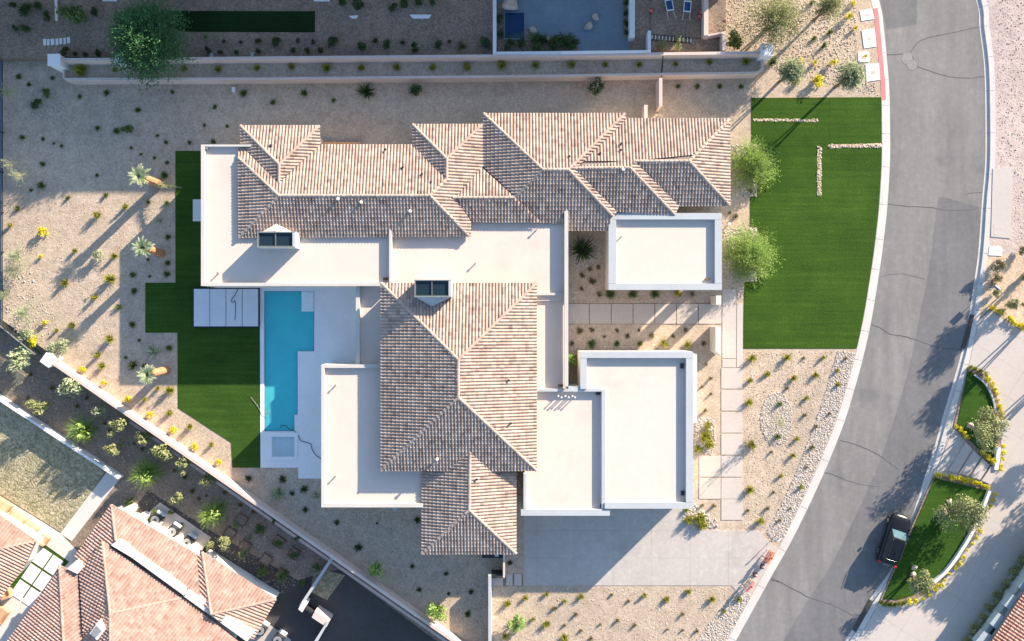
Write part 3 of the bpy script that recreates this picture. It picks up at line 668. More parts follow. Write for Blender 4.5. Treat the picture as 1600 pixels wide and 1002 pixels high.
def ridge(mb, A, B, r=.14, seg=.42, lift=.07):
    d = B-A; L = d.length; n = max(1, int(L/seg)); d = d/L
    side = d.cross(Vector((0, 0, 1))).normalized(); up = side.cross(d)
    for i in range(n):
        p, q = A+d*(L*i/n-.03), A+d*(L*(i+1)/n)
        V = []
        for pt, rr, h in ((p, r*1.08, lift+.02), (q, r*.94, lift-.005)):
            for t in np.linspace(0, math.pi, 6): V.append(pt+side*math.cos(t)*rr+up*(math.sin(t)*rr*.85+h-.07))
        mb.add(V, [(k, k+1, 7+k, 6+k) for k in range(5)]+[(5, 4, 3, 2, 1, 0), (6, 7, 8, 9, 10, 11)], (.45+.5*random.random(), 0))
def tiled_roof(house, slopes, ridges, mat, thick=.22, under='underlay', tw=.283, seed=0):
    """slopes: list of slopes, each a list of convex pieces of (x, y, z) photo points"""
    mb = MB(); parts = []
    for s in slopes:
        pcs = [[W(*p) for p in pc] for pc in s]; parts.append(pcs)
        for pc in pcs:
            n = len(pc); V = [p-Vector((0, 0, .03)) for p in pc]+[p-Vector((0, 0, thick)) for p in pc]
            mb.add(V, [tuple(range(n)), tuple(range(2*n-1, n-1, -1))]+[(i, (i+1) % n, n+(i+1) % n, n+i) for i in range(n)])
    roof = mb.build('roof', under, house)
    bm = bmesh.new(); bm.from_mesh(roof.data); bmesh.ops.recalc_face_normals(bm, faces=bm.faces[:]); bm.to_mesh(roof.data); bm.free()
    for k, pcs in enumerate(parts): tile_sheet(pcs, mat, roof, tw=tw, seed=seed+k)
    rb = MB()
    for a, b in ridges: ridge(rb, W(*a), W(*b))
    rb.build('ridge_caps', mat, roof)['kind'] = 'stuff'
    return roof

# ------------------------------------------------------------------ main house
house = thing('house', 'large cream flat-roofed house with brown tiled hip roofs in the middle', 'house', W(700, 480))
def body(r_, zp, zd, name='wall'):
    b = prism(name, r_, zp, -.1, zd-.02, 'stucco', house); o_ = MB(); o_.prism(P2(r_, zp), zd-.02, zd); o_.build('flat_roof', 'roofing', house); return b
def par(polys, z0, z1, mat='coping'):
    for p_ in polys: prism('parapet', p_, z1, z0, z1, mat, house)
body([(314, 226), (374, 226), (374, 345), (612, 345), (612, 447), (316, 447)], 4.55, 4.22)
par([rect(314, 226, 320, 447), rect(320.2, 226, 392, 229), rect(320.2, 442, 612, 447)], 4.22, 4.55)
body(rect(612.3, 335, 888, 470), 4.5, 3.98)
par([rect(608, 357, 612, 441.6)], 4.222, 4.7); par([[(882, 325), (888, 325), (888, 604), (882, 604)]], 3.99, 4.6)
body(rect(830, 455, 888, 611), 4.4, 3.78)
par([rect(836, 458, 881.6, 461.5), rect(836, 607.5, 888, 611.5)], 3.79, 4.2)
# east garage block and its lower neighbour
body([(907, 550), (1083, 550), (1083, 795), (940, 795), (940, 612), (907, 612)], 4.42, 4.02)
par([rect(907, 550, 1083, 559.5), rect(907, 560, 917, 608), rect(1072, 560, 1083, 785), rect(945, 785.4, 1083, 795)], 4.02, 4.42, 'parapet')
body([(820, 609), (946, 609), (946, 803), (820, 803)], 4.3, 3.9)
par([rect(836, 608, 940, 612), rect(940.2, 609, 946, 795), rect(814, 796, 953, 806), rect(818, 740, 822.3, 795.6)], 3.91, 4.31, 'parapet')
prism('wall', rect(888.3, 604.5, 906.5, 610), 4.4, -.1, 4.3, 'parapet', house)
prism('wall', [(1083.3, 552), (1089, 554), (1089, 662), (1083.3, 660)], 3.6, -.1, 3.6, 'stucco', house)
# open-sided north-east block: roof on a solid core, with posts on the street side
e6 = rect(951, 333, 1128, 453)
prism('wall', rect(953, 336, 1062, 450), 4.15, -.1, 3.35, 'stucco', house)
o_ = MB(); o_.prism(P2(e6, 4.15), 3.33, 3.8); o_.build('flat_roof', 'roofing', house)
par([rect(951, 333, 1128, 343), rect(951, 343.3, 963, 443), rect(1117, 343.3, 1128, 443), rect(951, 443.3, 1128, 453)], 3.8, 4.15, 'parapet')
for y0, y1 in ((336, 402), (416, 430)): prism('column', rect(1118, y0, 1126, y1), 4.15, -.1, 3.34, 'stucco', house)
for pts, zt, lb in ((rect(1119, 462, 1127, 476), 2.3, 'small blush gate pier above the entry path'), ([(1118, 511), (1127, 511), (1127, 556), (1121, 551), (1118, 549)], 2.3, 'blush courtyard wall below the entry path')):
    o = prism('gate_wall', pts, zt, 0, zt, 'stucco'); tag(o, lb, 'wall')
# west patio block and the low strip beside the pool
body([(502, 570), (665, 570), (665, 793), (502, 793)], 4.65, 4.32)
par([rect(502, 570, 507, 793), rect(507.2, 570, 597, 575), rect(507.2, 787, 661, 793)], 4.32, 4.65)
body(rect(556, 445, 600, 571), 4.0, 3.6)
par([rect(556, 448, 562, 569.6)], 3.6, 4.05)
# bodies under the tiled roofs
for r_, z_, t_ in ((rect(384, 206, 491, 330), 3.9, 3.7), (rect(396, 240, 735, 340), 3.9, 3.72), (rect(653, 204, 746, 300), 3.9, 3.74), (rect(764, 188, 968, 345), 3.9, 3.66), (rect(960, 196, 1131, 312), 3.9, 3.68), (rect(606, 453, 828, 725), 5, 5.15), (rect(668, 730, 797, 856), 4.2, 4.3)):
    prism('wall', r_, z_, -.1, t_, 'stucco', house)
S = .0171
# great hipped roof in the middle
CZ = 5.3; CR = 7.72
tiled_roof(house, [
  [[(596, 443, CZ), (838, 443, CZ), (716, 562, CR)]],
  [[(838, 443, CZ), (838, 735, CZ), (716, 621, CR), (716, 562, CR)]],
  [[(838, 735, CZ), (596, 735, CZ), (716, 621, CR)]],
  [[(596, 735, CZ), (596, 443, CZ), (716, 562, CR), (716, 621, CR)]]],
  [((596, 443, CZ), (716, 562, CR)), ((838, 443, CZ), (716, 562, CR)), ((838, 735, CZ), (716, 621, CR)), ((596, 735, CZ), (716, 621, CR)), ((716, 562, CR), (716, 621, CR))], 'tile', seed=1)
# porch roof to its south
DZ, DR = 4.5, 5.95
tiled_roof(house, [
  [[(660, 726, DZ), (734, 700, DR), (733, 797, DR), (660, 865, DZ)]],
  [[(734, 700, DR), (806, 726, DZ), (806, 865, DZ), (733, 797, DR)]],
  [[(660, 865, DZ), (733, 797, DR), (806, 865, DZ)]]],
  [((734, 711, DR), (733, 797, DR)), ((660, 865, DZ), (733, 797, DR)), ((806, 865, DZ), (733, 797, DR))], 'tile', seed=20)
# long north range
e1 = 3.93; N2 = 5.3
zN2N = lambda y: N2-S*(306-y); zN2S = lambda y: N2-S*(y-306); zE = lambda x: 4.87-S*(x-698)
zN4N = lambda y: 3.9+S*(y-178); zN4S = lambda y: 5.39-S*(y-265); zN7 = lambda y: 3.9+S*(y-186)
def v(x, y, z): return (x, y, z)
a1, b1, ap1, r1 = (376, 197, e1), (499, 197, e1), (436, 257, 4.96), (436, 286, 4.96)
slopesN = [
  [[a1, b1, ap1]],
  [[a1, ap1, r1, (377, 228, e1)]],
  [[b1, (500, 227, e1), r1, ap1]],
  # north slope of the west hip
  [[(500, 227, zN2N(227)), (646, 227, zN2N(227)), (698, 280, zN2N(280)), (672, 306, N2), (436, 306, N2), (436, 287, zN2N(287))],
   [(377, 228, zN2N(228)), (436, 287, zN2N(287)), (436, 306, N2), (373, 247, zN2N(247)), (373, 228, zN2N(228))]],
  [[(373, 247, 4.28), (436, 306, N2), (374, 371, 4.28)]],
  [[(436, 306, N2), (672, 306, N2), (733, 369, zN2S(369)), (374, 371, zN2S(371))]],
  # second north gable
  [[(645, 195, 3.95), (753, 195, 3.95), (698, 248, 4.87)]],
  [[(645, 195, 3.95), (698, 248, 4.87), (698, 280, 4.87), (646, 228, 3.96)]],
  [[(698, 248, zE(698)), (753, 195, zE(753)), (754, 262, zE(754)), (712, 309, zE(712)), (698, 309, zE(698))],
   [(698, 280, zE(698)), (698, 332, zE(698)), (672, 306, zE(672))],
   [(698, 309, zE(698)), (712, 309, zE(712)), (735, 345, zE(735)), (735, 369, zE(735)), (698, 332, zE(698))]],
  # little saddle between
  [[(753, 262, 3.95), (805, 309, 4.74), (712, 309, 4.74)]],
  [[(712, 309, 4.74), (805, 309, 4.74), (806, 309, 4.74), (775, 347, 4.10), (736, 346, 4.10)], [(805, 309, 4.74), (845, 347, 4.1), (775, 347, 4.1)]],
  # tall north-east hip
  [[(756, 178, 3.9), (976, 178, 3.9), (888, 265, 5.39), (848, 265, 5.39)]],
  [[(756, 178, 3.9), (848, 265, 5.42), (805, 308, 4.72), (756, 262, 3.9)]],
  [[(848, 265, 5.39), (888, 265, 5.39), (888, 350, zN4S(350)), (770, 346, zN4S(346))], [(888, 265, 5.39), (957, 337, zN4S(337)), (951, 360, zN4S(360)), (888, 360, zN4S(360))]],
  [[(888, 265, 5.39), (976, 178, 3.92), (979, 186, 3.87), (902, 262, 5.16)], [(888, 265, 5.39), (898, 264, 5.22), (964, 331, 4.10), (958, 338, 4.20)]],
  # east range
  [[(979, 186, 3.9), (1140, 186, 3.9), (1077, 252, 5.03), (985, 252, 5.03), (905, 260, 5.17)], [(905, 260, 5.17), (985, 252, 5.03), (993, 252, 5.03), (984, 262, 5.2), (898, 263, 5.21)]],
  [[(898, 264, 5.2), (984, 262, 5.2), (1055, 336, 3.95), (964, 331, 4.02)]],
  [[(984, 262, 5.2), (993, 253, 5.03), (1061, 322, 3.86), (1055, 336, 3.97)]],
  [[(993, 252, 5.03), (1077, 252, 5.03), (1140, 321, 3.85), (1061, 322, 3.84)]],
  [[(1140, 186, 3.9), (1140, 321, 3.88), (1077, 252, 5.03)]],
]
ridgesN = [(a1, ap1), (b1, ap1), (ap1, r1), ((373, 247, 4.28), (436, 306, N2)), ((374, 371, 4.26), (436, 306, N2)), ((436, 306, N2), (672, 306, N2)), ((733, 369, 4.24), (672, 306, N2)), ((672, 306, N2), (698, 280, 4.87)),
  ((645, 195, 3.95), (698, 248, 4.87)), ((753, 195, 3.95), (698, 248, 4.87)), ((698, 248, 4.87), (698, 280, 4.87)), ((708, 309, 4.74), (805, 309, 4.74)),
  ((756, 178, 3.9), (848, 265, 5.4)), ((848, 265, 5.39), (888, 265, 5.39)), ((976, 178, 3.9), (888, 265, 5.39)), ((848, 265, 5.39), (805, 308, 4.72)), ((888, 265, 5.39), (957, 337, 4.2)),
  ((898, 263, 5.2), (984, 262, 5.2)), ((984, 262, 5.2), (1055, 336, 3.96)), ((993, 252, 5.03), (1077, 252, 5.03)), ((1077, 252, 5.03), (1140, 321, 3.86)), ((1077, 252, 5.03), (1140, 186, 3.9))]
NU = .12                                  # the whole range sits this much higher
slopesN = [[[(x, y, 3.9+(z-3.9)*1.17+NU) for x, y, z in pc] for pc in q] for q in slopesN]; ridgesN = [tuple((x, y, 3.9+(z-3.9)*1.17+NU) for x, y, z in ab) for ab in ridgesN]
tiled_roof(house, slopesN, ridgesN, 'tile', seed=40)
# chimneys
def chimney(x0, y0, x1, y1, zt, zb, cricket, cmat):
    c = prism('chimney', rect(x0, y0, x1, y1), zt, zb, zt-.25, 'parapet', house)
    m_ = MB()
    for r_ in (rect(x0, y0, x1, y0+1.6), rect(x0, y1-1.4, x1, y1), rect(x0, y0+1.7, x0+1, y1-1.5)): m_.prism(P2(r_, zt), zt-.25, zt)
    m_.build('rim', 'metal_frame', c); prism('rim', rect(x1-4, y0+1.7, x1, y1-1.5), zt, zt-.25, zt, 'parapet', c)
    m_ = MB(); X0, Y0, X1, Y1 = x0+1.1, y0+1.8, x1-4.1, y1-1.6; mid = (X0+X1)/2
    for r_ in (rect(X0, Y0, X1, Y0+1), rect(X0, Y1-1.4, X1, Y1), rect(X0, Y0+1.1, X0+1, Y1-1.5), rect(X1-1, Y0+1.1, X1, Y1-1.5), rect(mid-.8, Y0+1.1, mid+.8, Y1-1.5)): m_.prism(P2(r_, zt), zt-.15, zt-.05)
    m_.build('grille_frame', 'metal_green', c)
    for a_, b_ in ((X0+1, mid-.8), (mid+.8, X1-1)): prism('grille_panel', rect(a_+.05, Y0+1.1, b_-.05, Y1-1.5), zt, zt-.24, zt-.16, 'glass_dark', c)
    V = [W(*p) for p in cricket]; mk('cricket', V+[p-Vector((0, 0, .5)) for p in V], [(0, 1, 3), (1, 2, 3), (0, 2, 1)] if False else [(0, 1, 3), (1, 2, 3), (4, 7, 5), (5, 7, 6), (0, 4, 5, 1), (1, 5, 6, 2)], cmat, c)
chimney(402, 362, 461, 387, 6.0, 3.8, [(410, 362, 4.75), (431, 350, 4.95), (456, 362, 4.75), (431, 361.5, 5.15)], 'stucco')
chimney(647.5, 437, 705, 464.5, 7.25, 3.9, [(703, 465, 6.4), (675, 479, 6.3), (650, 465, 6.4), (675, 465, 6.8)], 'parapet')
# small things on the roofs
def pipe(x, y, z, h=.4, r=.07, mat='metal_dark'):
    m_ = MB(); b = W(x, y, z); m_.tube([b-Vector((0, 0, .2)), b+Vector((0, 0, h))], r, 8); m_.tube([b+Vector((0, 0, h)), b+Vector((0, 0, h+.06))], r*1.6, 8); m_.build('vent_pipe', mat, house)
for x, y, z in ((630, 263, 4.55), (660, 273, 4.75), (674, 286, 4.95), (425, 229, 4.45), (603, 235, 4.1), (889, 246, 5.05), (937, 241, 4.85), (970, 226, 4.6), (969, 236, 4.8), (795, 594, 6.0), (798, 661, 6.0), (745, 748, 5.55)): pipe(x, y, z)
for x, y, z in ((530, 312, 5.2), (566, 317, 5.1), (642, 331, 4.85), (684, 716, 5.65), (973, 266, 5.1)): pipe(x, y, z, .5, .09, 'white')
for x, y, z in ((325, 233, 4.22), (342, 427, 4.22), (743, 412, 3.98), (970, 371, 3.8), (525, 602, 4.32), (525, 744, 4.32), (838, 360, 3.98)): pipe(x, y, z, .3, .06, 'metal_grey')
for k, x in enumerate((872, 877, 883, 888, 894, 898)): pipe(x, 618+(k % 2)*2, 3.9, .55, .05, 'white')
for r_, z in ((rect(599, 434, 606, 438), 4.24), (rect(1102, 435, 1109, 438), 3.82), (rect(872, 601, 880, 604), 3.8), (rect(1063, 568, 1068, 576), 4.04), (rect(1064, 767, 1069, 774), 4.04), (rect(931, 613.5, 938, 617), 3.92), (rect(938, 787, 940, 793), 3.92)):
    prism('roof_drain', r_, z, z-.02, z+.12, 'rust' if r_[0][0] < 900 or r_[0][0] > 1100 else 'metal_dark', house)
m_ = MB(); m_.tube([W(x, y, 3.9) for x, y in curve([(1033, 650), (1030, 670), (1040, 700), (1050, 725), (1058, 745)], 5)], .018, 5)
m_.build('roof_cable', 'metal_grey', house)
prism('meter_box', rect(613, 793, 620, 798), 1.5, .6, 1.5, 'parapet', house); prism('meter_box', rect(773, 865, 779, 870), 1.5, .6, 1.5, 'parapet', house)
o = prism('storage_bin', rect(753, 866, 786, 872), .8, 0, .8, 'metal_dark'); tag(o, 'low dark bin under the porch eave', 'bin')
o = prism('yard_gate', rect(768, 898, 786, 900), 1.6, .05, 1.6, 'metal_dark'); tag(o, 'dark metal gate beside the pale straight wall', 'gate')
o = prism('garden_box', rect(501, 222, 563, 232), .6, 0, .6, 'wood'); tag(o, 'long wooden box under the north eave', 'box')

# ------------------------------------------------------------------ neighbour houses
nh = thing('house', 'salmon tiled neighbour house with white parapets in the lower left corner', 'house', W(230, 920, G))
D = -2.5
def lower(sl): return [[[(x, y, z+D) for x, y, z in pc] for pc in q] for q in sl]
tiled_roof(nh, lower([
  [[(174, 789, 3.75), (308, 868, 3.75), (312, 930, 4.6), (181, 845, 4.6)]],
  [[(174, 789, 3.75), (181, 845, 4.6), (128, 884, 3.75), (116, 871, 3.70)]],
  [[(160, 847, 4.5), (284, 935, 4.5), (172, 959, 6.0)]],
  [[(160, 847, 4.5), (172, 959, 6.0), (131, 990, 5.0), (123, 890, 4.2)]],
  [[(172, 959, 6.0), (287, 936, 4.55), (385, 1012, 4.55), (350, 1060, 5.6), (172, 1060, 7.4)]],
  [[(172, 959, 6.0), (172, 1060, 7.3), (120, 1060, 5.4), (131, 990, 5.0)]],
  [[(93, 884, 4.2), (102, 1060, 6.0), (-30, 1060, 3.6), (12, 1003, 3.7)]],
  [[(93, 884, 4.2), (121, 898, 4.2), (135, 1060, 5.4), (102, 1060, 6.0)]],
  [[(316, 863, 3.7), (431, 937, 3.7), (330, 960, 5.0)]],
  [[(316, 863, 3.7), (330, 960, 5.0), (309, 925, 4.3), (305, 876, 3.7)]],
  [[(330, 960, 5.0), (431, 937, 3.7), (396, 998, 3.7), (370, 990, 4.2)]]]),
  [tuple((x, y, z+D) for x, y, z in ab) for ab in (((174, 789, 3.75), (181, 845, 4.6)), ((160, 847, 4.5), (172, 959, 6.0)), ((284, 935, 4.5), (172, 959, 6.0)), ((172, 959, 6.0), (172, 1060, 7.3)), ((93, 884, 4.2), (102, 1060, 6.0)), ((316, 863, 3.7), (330, 960, 5.0)), ((431, 937, 3.7), (330, 960, 5.0)))], 'tile_pink', tw=.3, seed=80)
for pts, z_ in (([(178, 796), (303, 869), (312, 920), (180, 850), (122, 876)], 3.5), ([(165, 855), (280, 930), (360, 1002), (340, 1060), (110, 1060), (128, 890)], 3.9), ([(92, 892), (118, 902), (130, 1060), (-20, 1060), (18, 1000)], 3.5), ([(316, 868), (427, 938), (394, 992), (330, 965)], 3.4)):
    prism('wall', pts, 3.6+D, G-.1, z_+D, 'cream_wall', nh)
for pts, zt in (([(186, 843), (193, 846), (213, 862), (292, 918), (289, 932), (205, 871), (173, 852)], 4.76), ([(294, 920), (395, 990), (386, 1003), (287, 932)], 4.76), ([(104, 889), (118, 877), (131, 886), (121, 897)], 4.5)):
    prism('parapet', pts, zt+D, 3.0+D, zt+D, 'cream_wall', nh)
for k in range(6): a = 196+k*19; b_ = 793+k*12.2; prism('pilaster', [(a, b_), (a+9, b_+5.6), (a+6, b_+11), (a-3, b_+5)], 3.3+D, G, 3.3+D, 'cream_wall', nh)
c = prism('chimney', [(152, 972), (163, 985), (150, 1002), (138, 992)], 6.6+D, 4+D, 6.4+D, 'cream_wall', nh); prism('cap', [(150, 978), (158, 987), (148, 998), (141, 991)], 6.6+D, 6.4+D, 6.5+D, 'metal_grey', c)
nh2 = thing('house', 'salmon tiled wing at the left edge behind the tan sofas', 'house', W(15, 870, G))
tiled_roof(nh2, [[[(-60, 770, 1.3), (0, 806, 1.3), (56, 846, 1.3), (-60, 870, 2.9)]], [[(-60, 870, 2.9), (56, 846, 1.3), (38, 885, 1.3), (-20, 960, 1.3), (-60, 985, 1.5)]]],
  [((56, 846, 1.3), (-60, 870, 2.9))], 'tile_pink', tw=.3, seed=110)
prism('wall', [(-60, 778), (50, 848), (34, 882), (-60, 980)], 1.3, G-.1, 1.1, 'cream_wall', nh2)
nh3 = thing('house', 'red tiled house with stepped white parapets in the bottom right corner', 'house', W(1590, 980))
tiled_roof(nh3, [[[(1548, 1003, 3.4), (1600, 926, 3.4), (1680, 806, 3.4), (1760, 860, 4.8), (1620, 1060, 4.8), (1510, 1060, 3.4)]]], [], 'tile_red', tw=.3, seed=120)
prism('wall', [(1552, 1006), (1602, 932), (1684, 812), (1760, 860), (1620, 1060), (1516, 1060)], 3.4, -.1, 3.2, 'shadeblock', nh3)
def q2(a, b, w0, w1):      # strip between photo points a-b, from w0 to w1 to its right
    L = [a, b]; return offset(L, w0)+offset(L, w1)[::-1]
for k in range(7):
    ax, ay = 1524+k*13.9*1.62, 1003-k*13.9*2.05
    a, b = (ax, ay), (ax+13.5, ay-17); prism('parapet', q2(a, b, 0, 16), 3.0, 2.4, 3.0, 'shadeblock', nh3)
    a2, b2 = (ax+15, ay-19), (ax+23, ay-29); wn = prism('window', q2(a2, b2, 11, 17), 2.6, 2.3, 2.55, 'metal_dark', nh3)
    prism('ledge', q2(a2, b2, 2, 10.7), 2.4, 1.9, 2.4, 'shadeblock', nh3)
    prism('pane', q2((ax+16, ay-20.2), (ax+22, ay-27.8), 12, 16), 2.62, 2.56, 2.58, 'glass_dark', wn)
# big house beyond the top edge that keeps the upper strip in shade
nn = thing('house', 'tall stucco house beyond the top edge of the picture', 'house', W(500, -150))
prism('wall', [(-420, -38), (240, -38), (240, -52), (330, -52), (330, -38), (1165, -38), (1165, -420), (-420, -420)], 0, 0, 9.6, 'stucco', nn)
prism('roof', [(-426, -30), (1171, -30), (1171, -426), (-426, -426)], 0, 9.62, 9.9, 'roofing', nn)
# ------------------------------------------------------------------ plants
def blades(n, length, width, tilt0, tilt1, droop, seed, segs=2, curl=0):
    """a clump of narrow leaves growing from one base"""
    r = random.Random(seed); V = []; F = []; U = []
    for _ in range(n):
        az = r.uniform(0, 6.283); ti = math.radians(r.uniform(tilt0, tilt1)); L = length*r.uniform(.65, 1.1); w = width*r.uniform(.7, 1.2)
        out = Vector((math.cos(az), math.sin(az), 0)); sd_ = Vector((-out.y, out.x, 0)); p = out*r.uniform(0, .12)*length; k = len(V); el = ti
        for s in range(segs+1):
            f = s/segs; ww = w*(1-f)**.7 if s else w*.6
            V += [p-sd_*ww/2, p+sd_*ww/2] if s < segs else [p]
            p = p+(out*math.cos(el)+Vector((0, 0, math.sin(el))))*(L/segs); el -= droop
        u = (min(1, max(0, r.gauss(.5, .25))), 0)
        for s in range(segs-1): F.append((k+2*s, k+2*s+1, k+2*s+3, k+2*s+2)); U.append(u)
        F.append((k+2*segs-2, k+2*segs-1, k+2*segs)); U.append(u)
    return V, F, U
def leafcloud(n, rx, rz, zc, size, seed, lobes=7, up=0.3, hollow=.35, umean=.5):
    """leaves spread through a crown made of uneven clumps with gaps between them"""
    r = random.Random(seed); V = []; F = []; U = []
    L = []
    for _ in range(lobes):
        a = r.uniform(0, 6.283); d = r.uniform(.15, .75)*rx; L.append((Vector((math.cos(a)*d, math.sin(a)*d, zc+r.uniform(-.5, .6)*rz)), r.uniform(.28, .5), r.uniform(-.15, .15)))
    L.append((Vector((0, 0, zc+.2*rz)), .5, 0))
    for _ in range(n):
        c, s, du = r.choice(L); d = Vector((r.gauss(0, 1), r.gauss(0, 1), r.gauss(0, 1))).normalized(); rad = (hollow+(1-hollow)*r.random()**.6)
        p = c+Vector((d.x*rx, d.y*rx, d.z*rz))*(s*rad*r.uniform(.9, 1.25))
        if p.z < .03*rz: p.z = abs(p.z)+.03*rz
        nrm = (d+Vector((r.uniform(-.7, .7), r.uniform(-.7, .7), up+r.uniform(-.5, .7)))).normalized()
        a = nrm.orthogonal().normalized(); a = (Matrix.Rotation(r.uniform(0, 6.283), 3, nrm) @ a); b = nrm.cross(a)
        sz = size*r.uniform(.6, 1.3); k = len(V)
        V += [p-a*sz, p+b*sz*.45, p+a*sz, p-b*sz*.45]; F.append((k, k+1, k+2, k+3)); U.append((min(1, max(0, r.gauss(umean, .22)+du)), 0))
    return V, F, U
def feather(n, rx, rz, zc, seed, leaf=.06, per=34, bend=1.0):
    """feathery crown: many arching twigs set with tiny leaves"""
    r = random.Random(seed); V = []; F = []; U = []
    for _ in range(n):
        az = r.uniform(0, 6.283); el = r.uniform(-.15, 1.45); s0 = r.uniform(0, .35)
        d = Vector((math.cos(az)*math.cos(el), math.sin(az)*math.cos(el), math.sin(el))); L = r.uniform(.65, 1.12); du = r.uniform(-.18, .18)
        side = Vector((-d.y, d.x, 0)); side = side.normalized() if side.length > 1e-3 else Vector((1, 0, 0)); swing = r.uniform(-.35, .35)
        for i in range(per):
            t = s0+(L-s0)*(i+r.random())/per
            p = Vector((d.x*rx*t, d.y*rx*t, zc-.25*rz+d.z*rz*t))+side*(swing*t*t*rx)-Vector((0, 0, bend*rz*.38*t*t*math.cos(el)))
            p += Vector((r.gauss(0, .035), r.gauss(0, .035), r.gauss(0, .04)))*rx*(.6+t)
            q = (d+side*r.choice((-1.1, 1.1))*r.uniform(.4, 1)+Vector((0, 0, r.uniform(-.6, .5)))).normalized(); nrm = q.orthogonal().normalized(); nrm = Matrix.Rotation(r.uniform(-.9, .9), 3, q) @ nrm
            b = q.cross(nrm); sz = leaf*r.uniform(.6, 1.4); k = len(V)
            V += [p, p+q*sz+b*sz*.3, p+q*sz*2, p+q*sz-b*sz*.3]; F.append((k, k+1, k+2, k+3)); U.append((min(1, max(0, r.gauss(.5, .2)+du)), 0))
    return V, F, U
MESH = {}
def variants(key, gen, mat, n=4):
    MESH[key] = [meshdata(key, *gen(i)[:2], mat, gen(i)[2]) for i in range(n)]
def merge(*g):
    V, F, U = [], [], []
    for v_, f_, u_ in g:
        k = len(V); V += v_; F += [tuple(i+k for i in f) for f in f_]; U += u_
    return V, F, U
variants('tuft_yg', lambda i: merge(blades(110, 1.25, .16, 15, 85, .25, i, 2), leafcloud(90, .9, .7, .55, .13, i+50, 5)), 'yg')
variants('tuft_green', lambda i: merge(blades(100, 1.2, .15, 15, 85, .25, i+10, 2), leafcloud(80, .9, .7, .5, .13, i+60, 5)), 'green')
variants('tuft_dark', lambda i: merge(blades(85, 1.1, .15, 10, 80, .25, i+20, 2), leafcloud(70, .85, .6, .45, .13, i+70, 5)), 'dark')
variants('tuft_sage', lambda i: merge(blades(100, 1.2, .12, 15, 85, .3, i+30, 2), leafcloud(70, .8, .6, .5, .11, i+80, 5)), 'sage')
variants('tuft_brown', lambda i: merge(blades(100, 1.05, .11, 5, 80, .2, i+35, 2), leafcloud(60, .8, .5, .35, .11, i+85, 4)), 'brownb')
variants('flower', lambda i: leafcloud(240, .95, .75, .55, .16, i+90, 7, .5, .5, .62), 'flower')
variants('shrub_sage', lambda i: leafcloud(780, .95, .8, .75, 0.106, i+100, 11), 'sage')
variants('shrub_olive', lambda i: leafcloud(780, .95, .8, .75, 0.106, i+110, 10), 'olive')
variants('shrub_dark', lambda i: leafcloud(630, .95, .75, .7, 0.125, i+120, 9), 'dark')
variants('shrub_green', lambda i: leafcloud(720, .95, .8, .75, 0.119, i+130, 9), 'green')
variants('shrub_bright', lambda i: leafcloud(720, .95, .8, .8, 0.119, i+140, 9), 'bright')
variants('shrub_brown', lambda i: leafcloud(780, .95, .75, .65, 0.100, i+150, 8), 'brownb')
variants('spiky', lambda i: merge(blades(330, 1.12, .035, 5, 88, .35, i+160, 3), leafcloud(120, .7, .5, .4, .1, i+170, 5)), 'bright', 3)
variants('spiky_dark', lambda i: blades(90, 1.2, .13, 10, 80, .2, i+180, 2), 'dark', 2)
variants('agave', lambda i: blades(34, 1.15, .17, 8, 75, .12, i+190, 3), 'sage', 2)
variants('wispy', lambda i: feather(60, 1.0, .95, .8, i+200, .05, 26, .9), 'sage', 3)
variants('wispy_pale', lambda i: feather(44, 1.0, .95, .8, i+210, .05, 24, .9), 'paleleaf', 3)
ZH = {'flower': 1.15, 'agave': .8, 'spiky': .95}
prnd = random.Random(5)
def plant(name, kind, x, y, r, label, group, z=0.0, cat='shrub', tall=None):
    """r: radius in photo pixels; x, y: where its middle shows in the photo"""
    r = r*(1.08*prnd.uniform(.78, 1.2) if kind.startswith(('tuft', 'flower')) else 1.12); hgt = r*M*(tall or ZH.get(kind, 1.25)); b = W(x, y, z+hgt*.5); 
    o = bpy.data.objects.new(name, prnd.choice(MESH[kind])); COL.objects.link(o)
    o.location = (b.x, b.y, z); o.rotation_euler = (0, 0, prnd.uniform(0, 6.28)); s = r*M*prnd.uniform(.92, 1.1); o.scale = (s*prnd.uniform(.9, 1.1), s*prnd.uniform(.9, 1.1), hgt)
    tag(o, label, cat, group); return o
def bed(pts, name, kind, what, where, group, z=0.0, cat='shrub', tall=None, r0=5, axis=0):
    """a row or scatter of like plants; each label says which one, counted across the place"""
    pts = sorted(pts, key=lambda p: p[axis])
    side = 'left' if axis == 0 else 'top'
    for i, p in enumerate(pts):
        q = '%s from %s' % (nth(i+1), side) if len(pts) > 1 else 'alone'
        plant(name, kind, p[0], p[1], p[2] if len(p) > 2 else r0, '%s, %s, %s' % (what, q, where), group, z, cat, tall)
bed([(124, 109, 9), (179, 109, 6), (287, 107, 6.5), (340, 108, 6), (401, 106, 7), (455, 104, 6), (510, 106, 6.5), (564, 106, 7), (620, 105, 7), (676, 105, 7), (729, 104, 7), (784, 102, 7), (837, 102, 7), (893, 101, 6), (945, 101, 6), (999, 101, 6), (1056, 100, 5.5), (1109, 97, 5.5), (1166, 96, 6)],
    'yellow_green_shrub', 'tuft_yg', 'yellow-green tuft', 'between the two north walls', 'tufts between the north walls', 1.0)
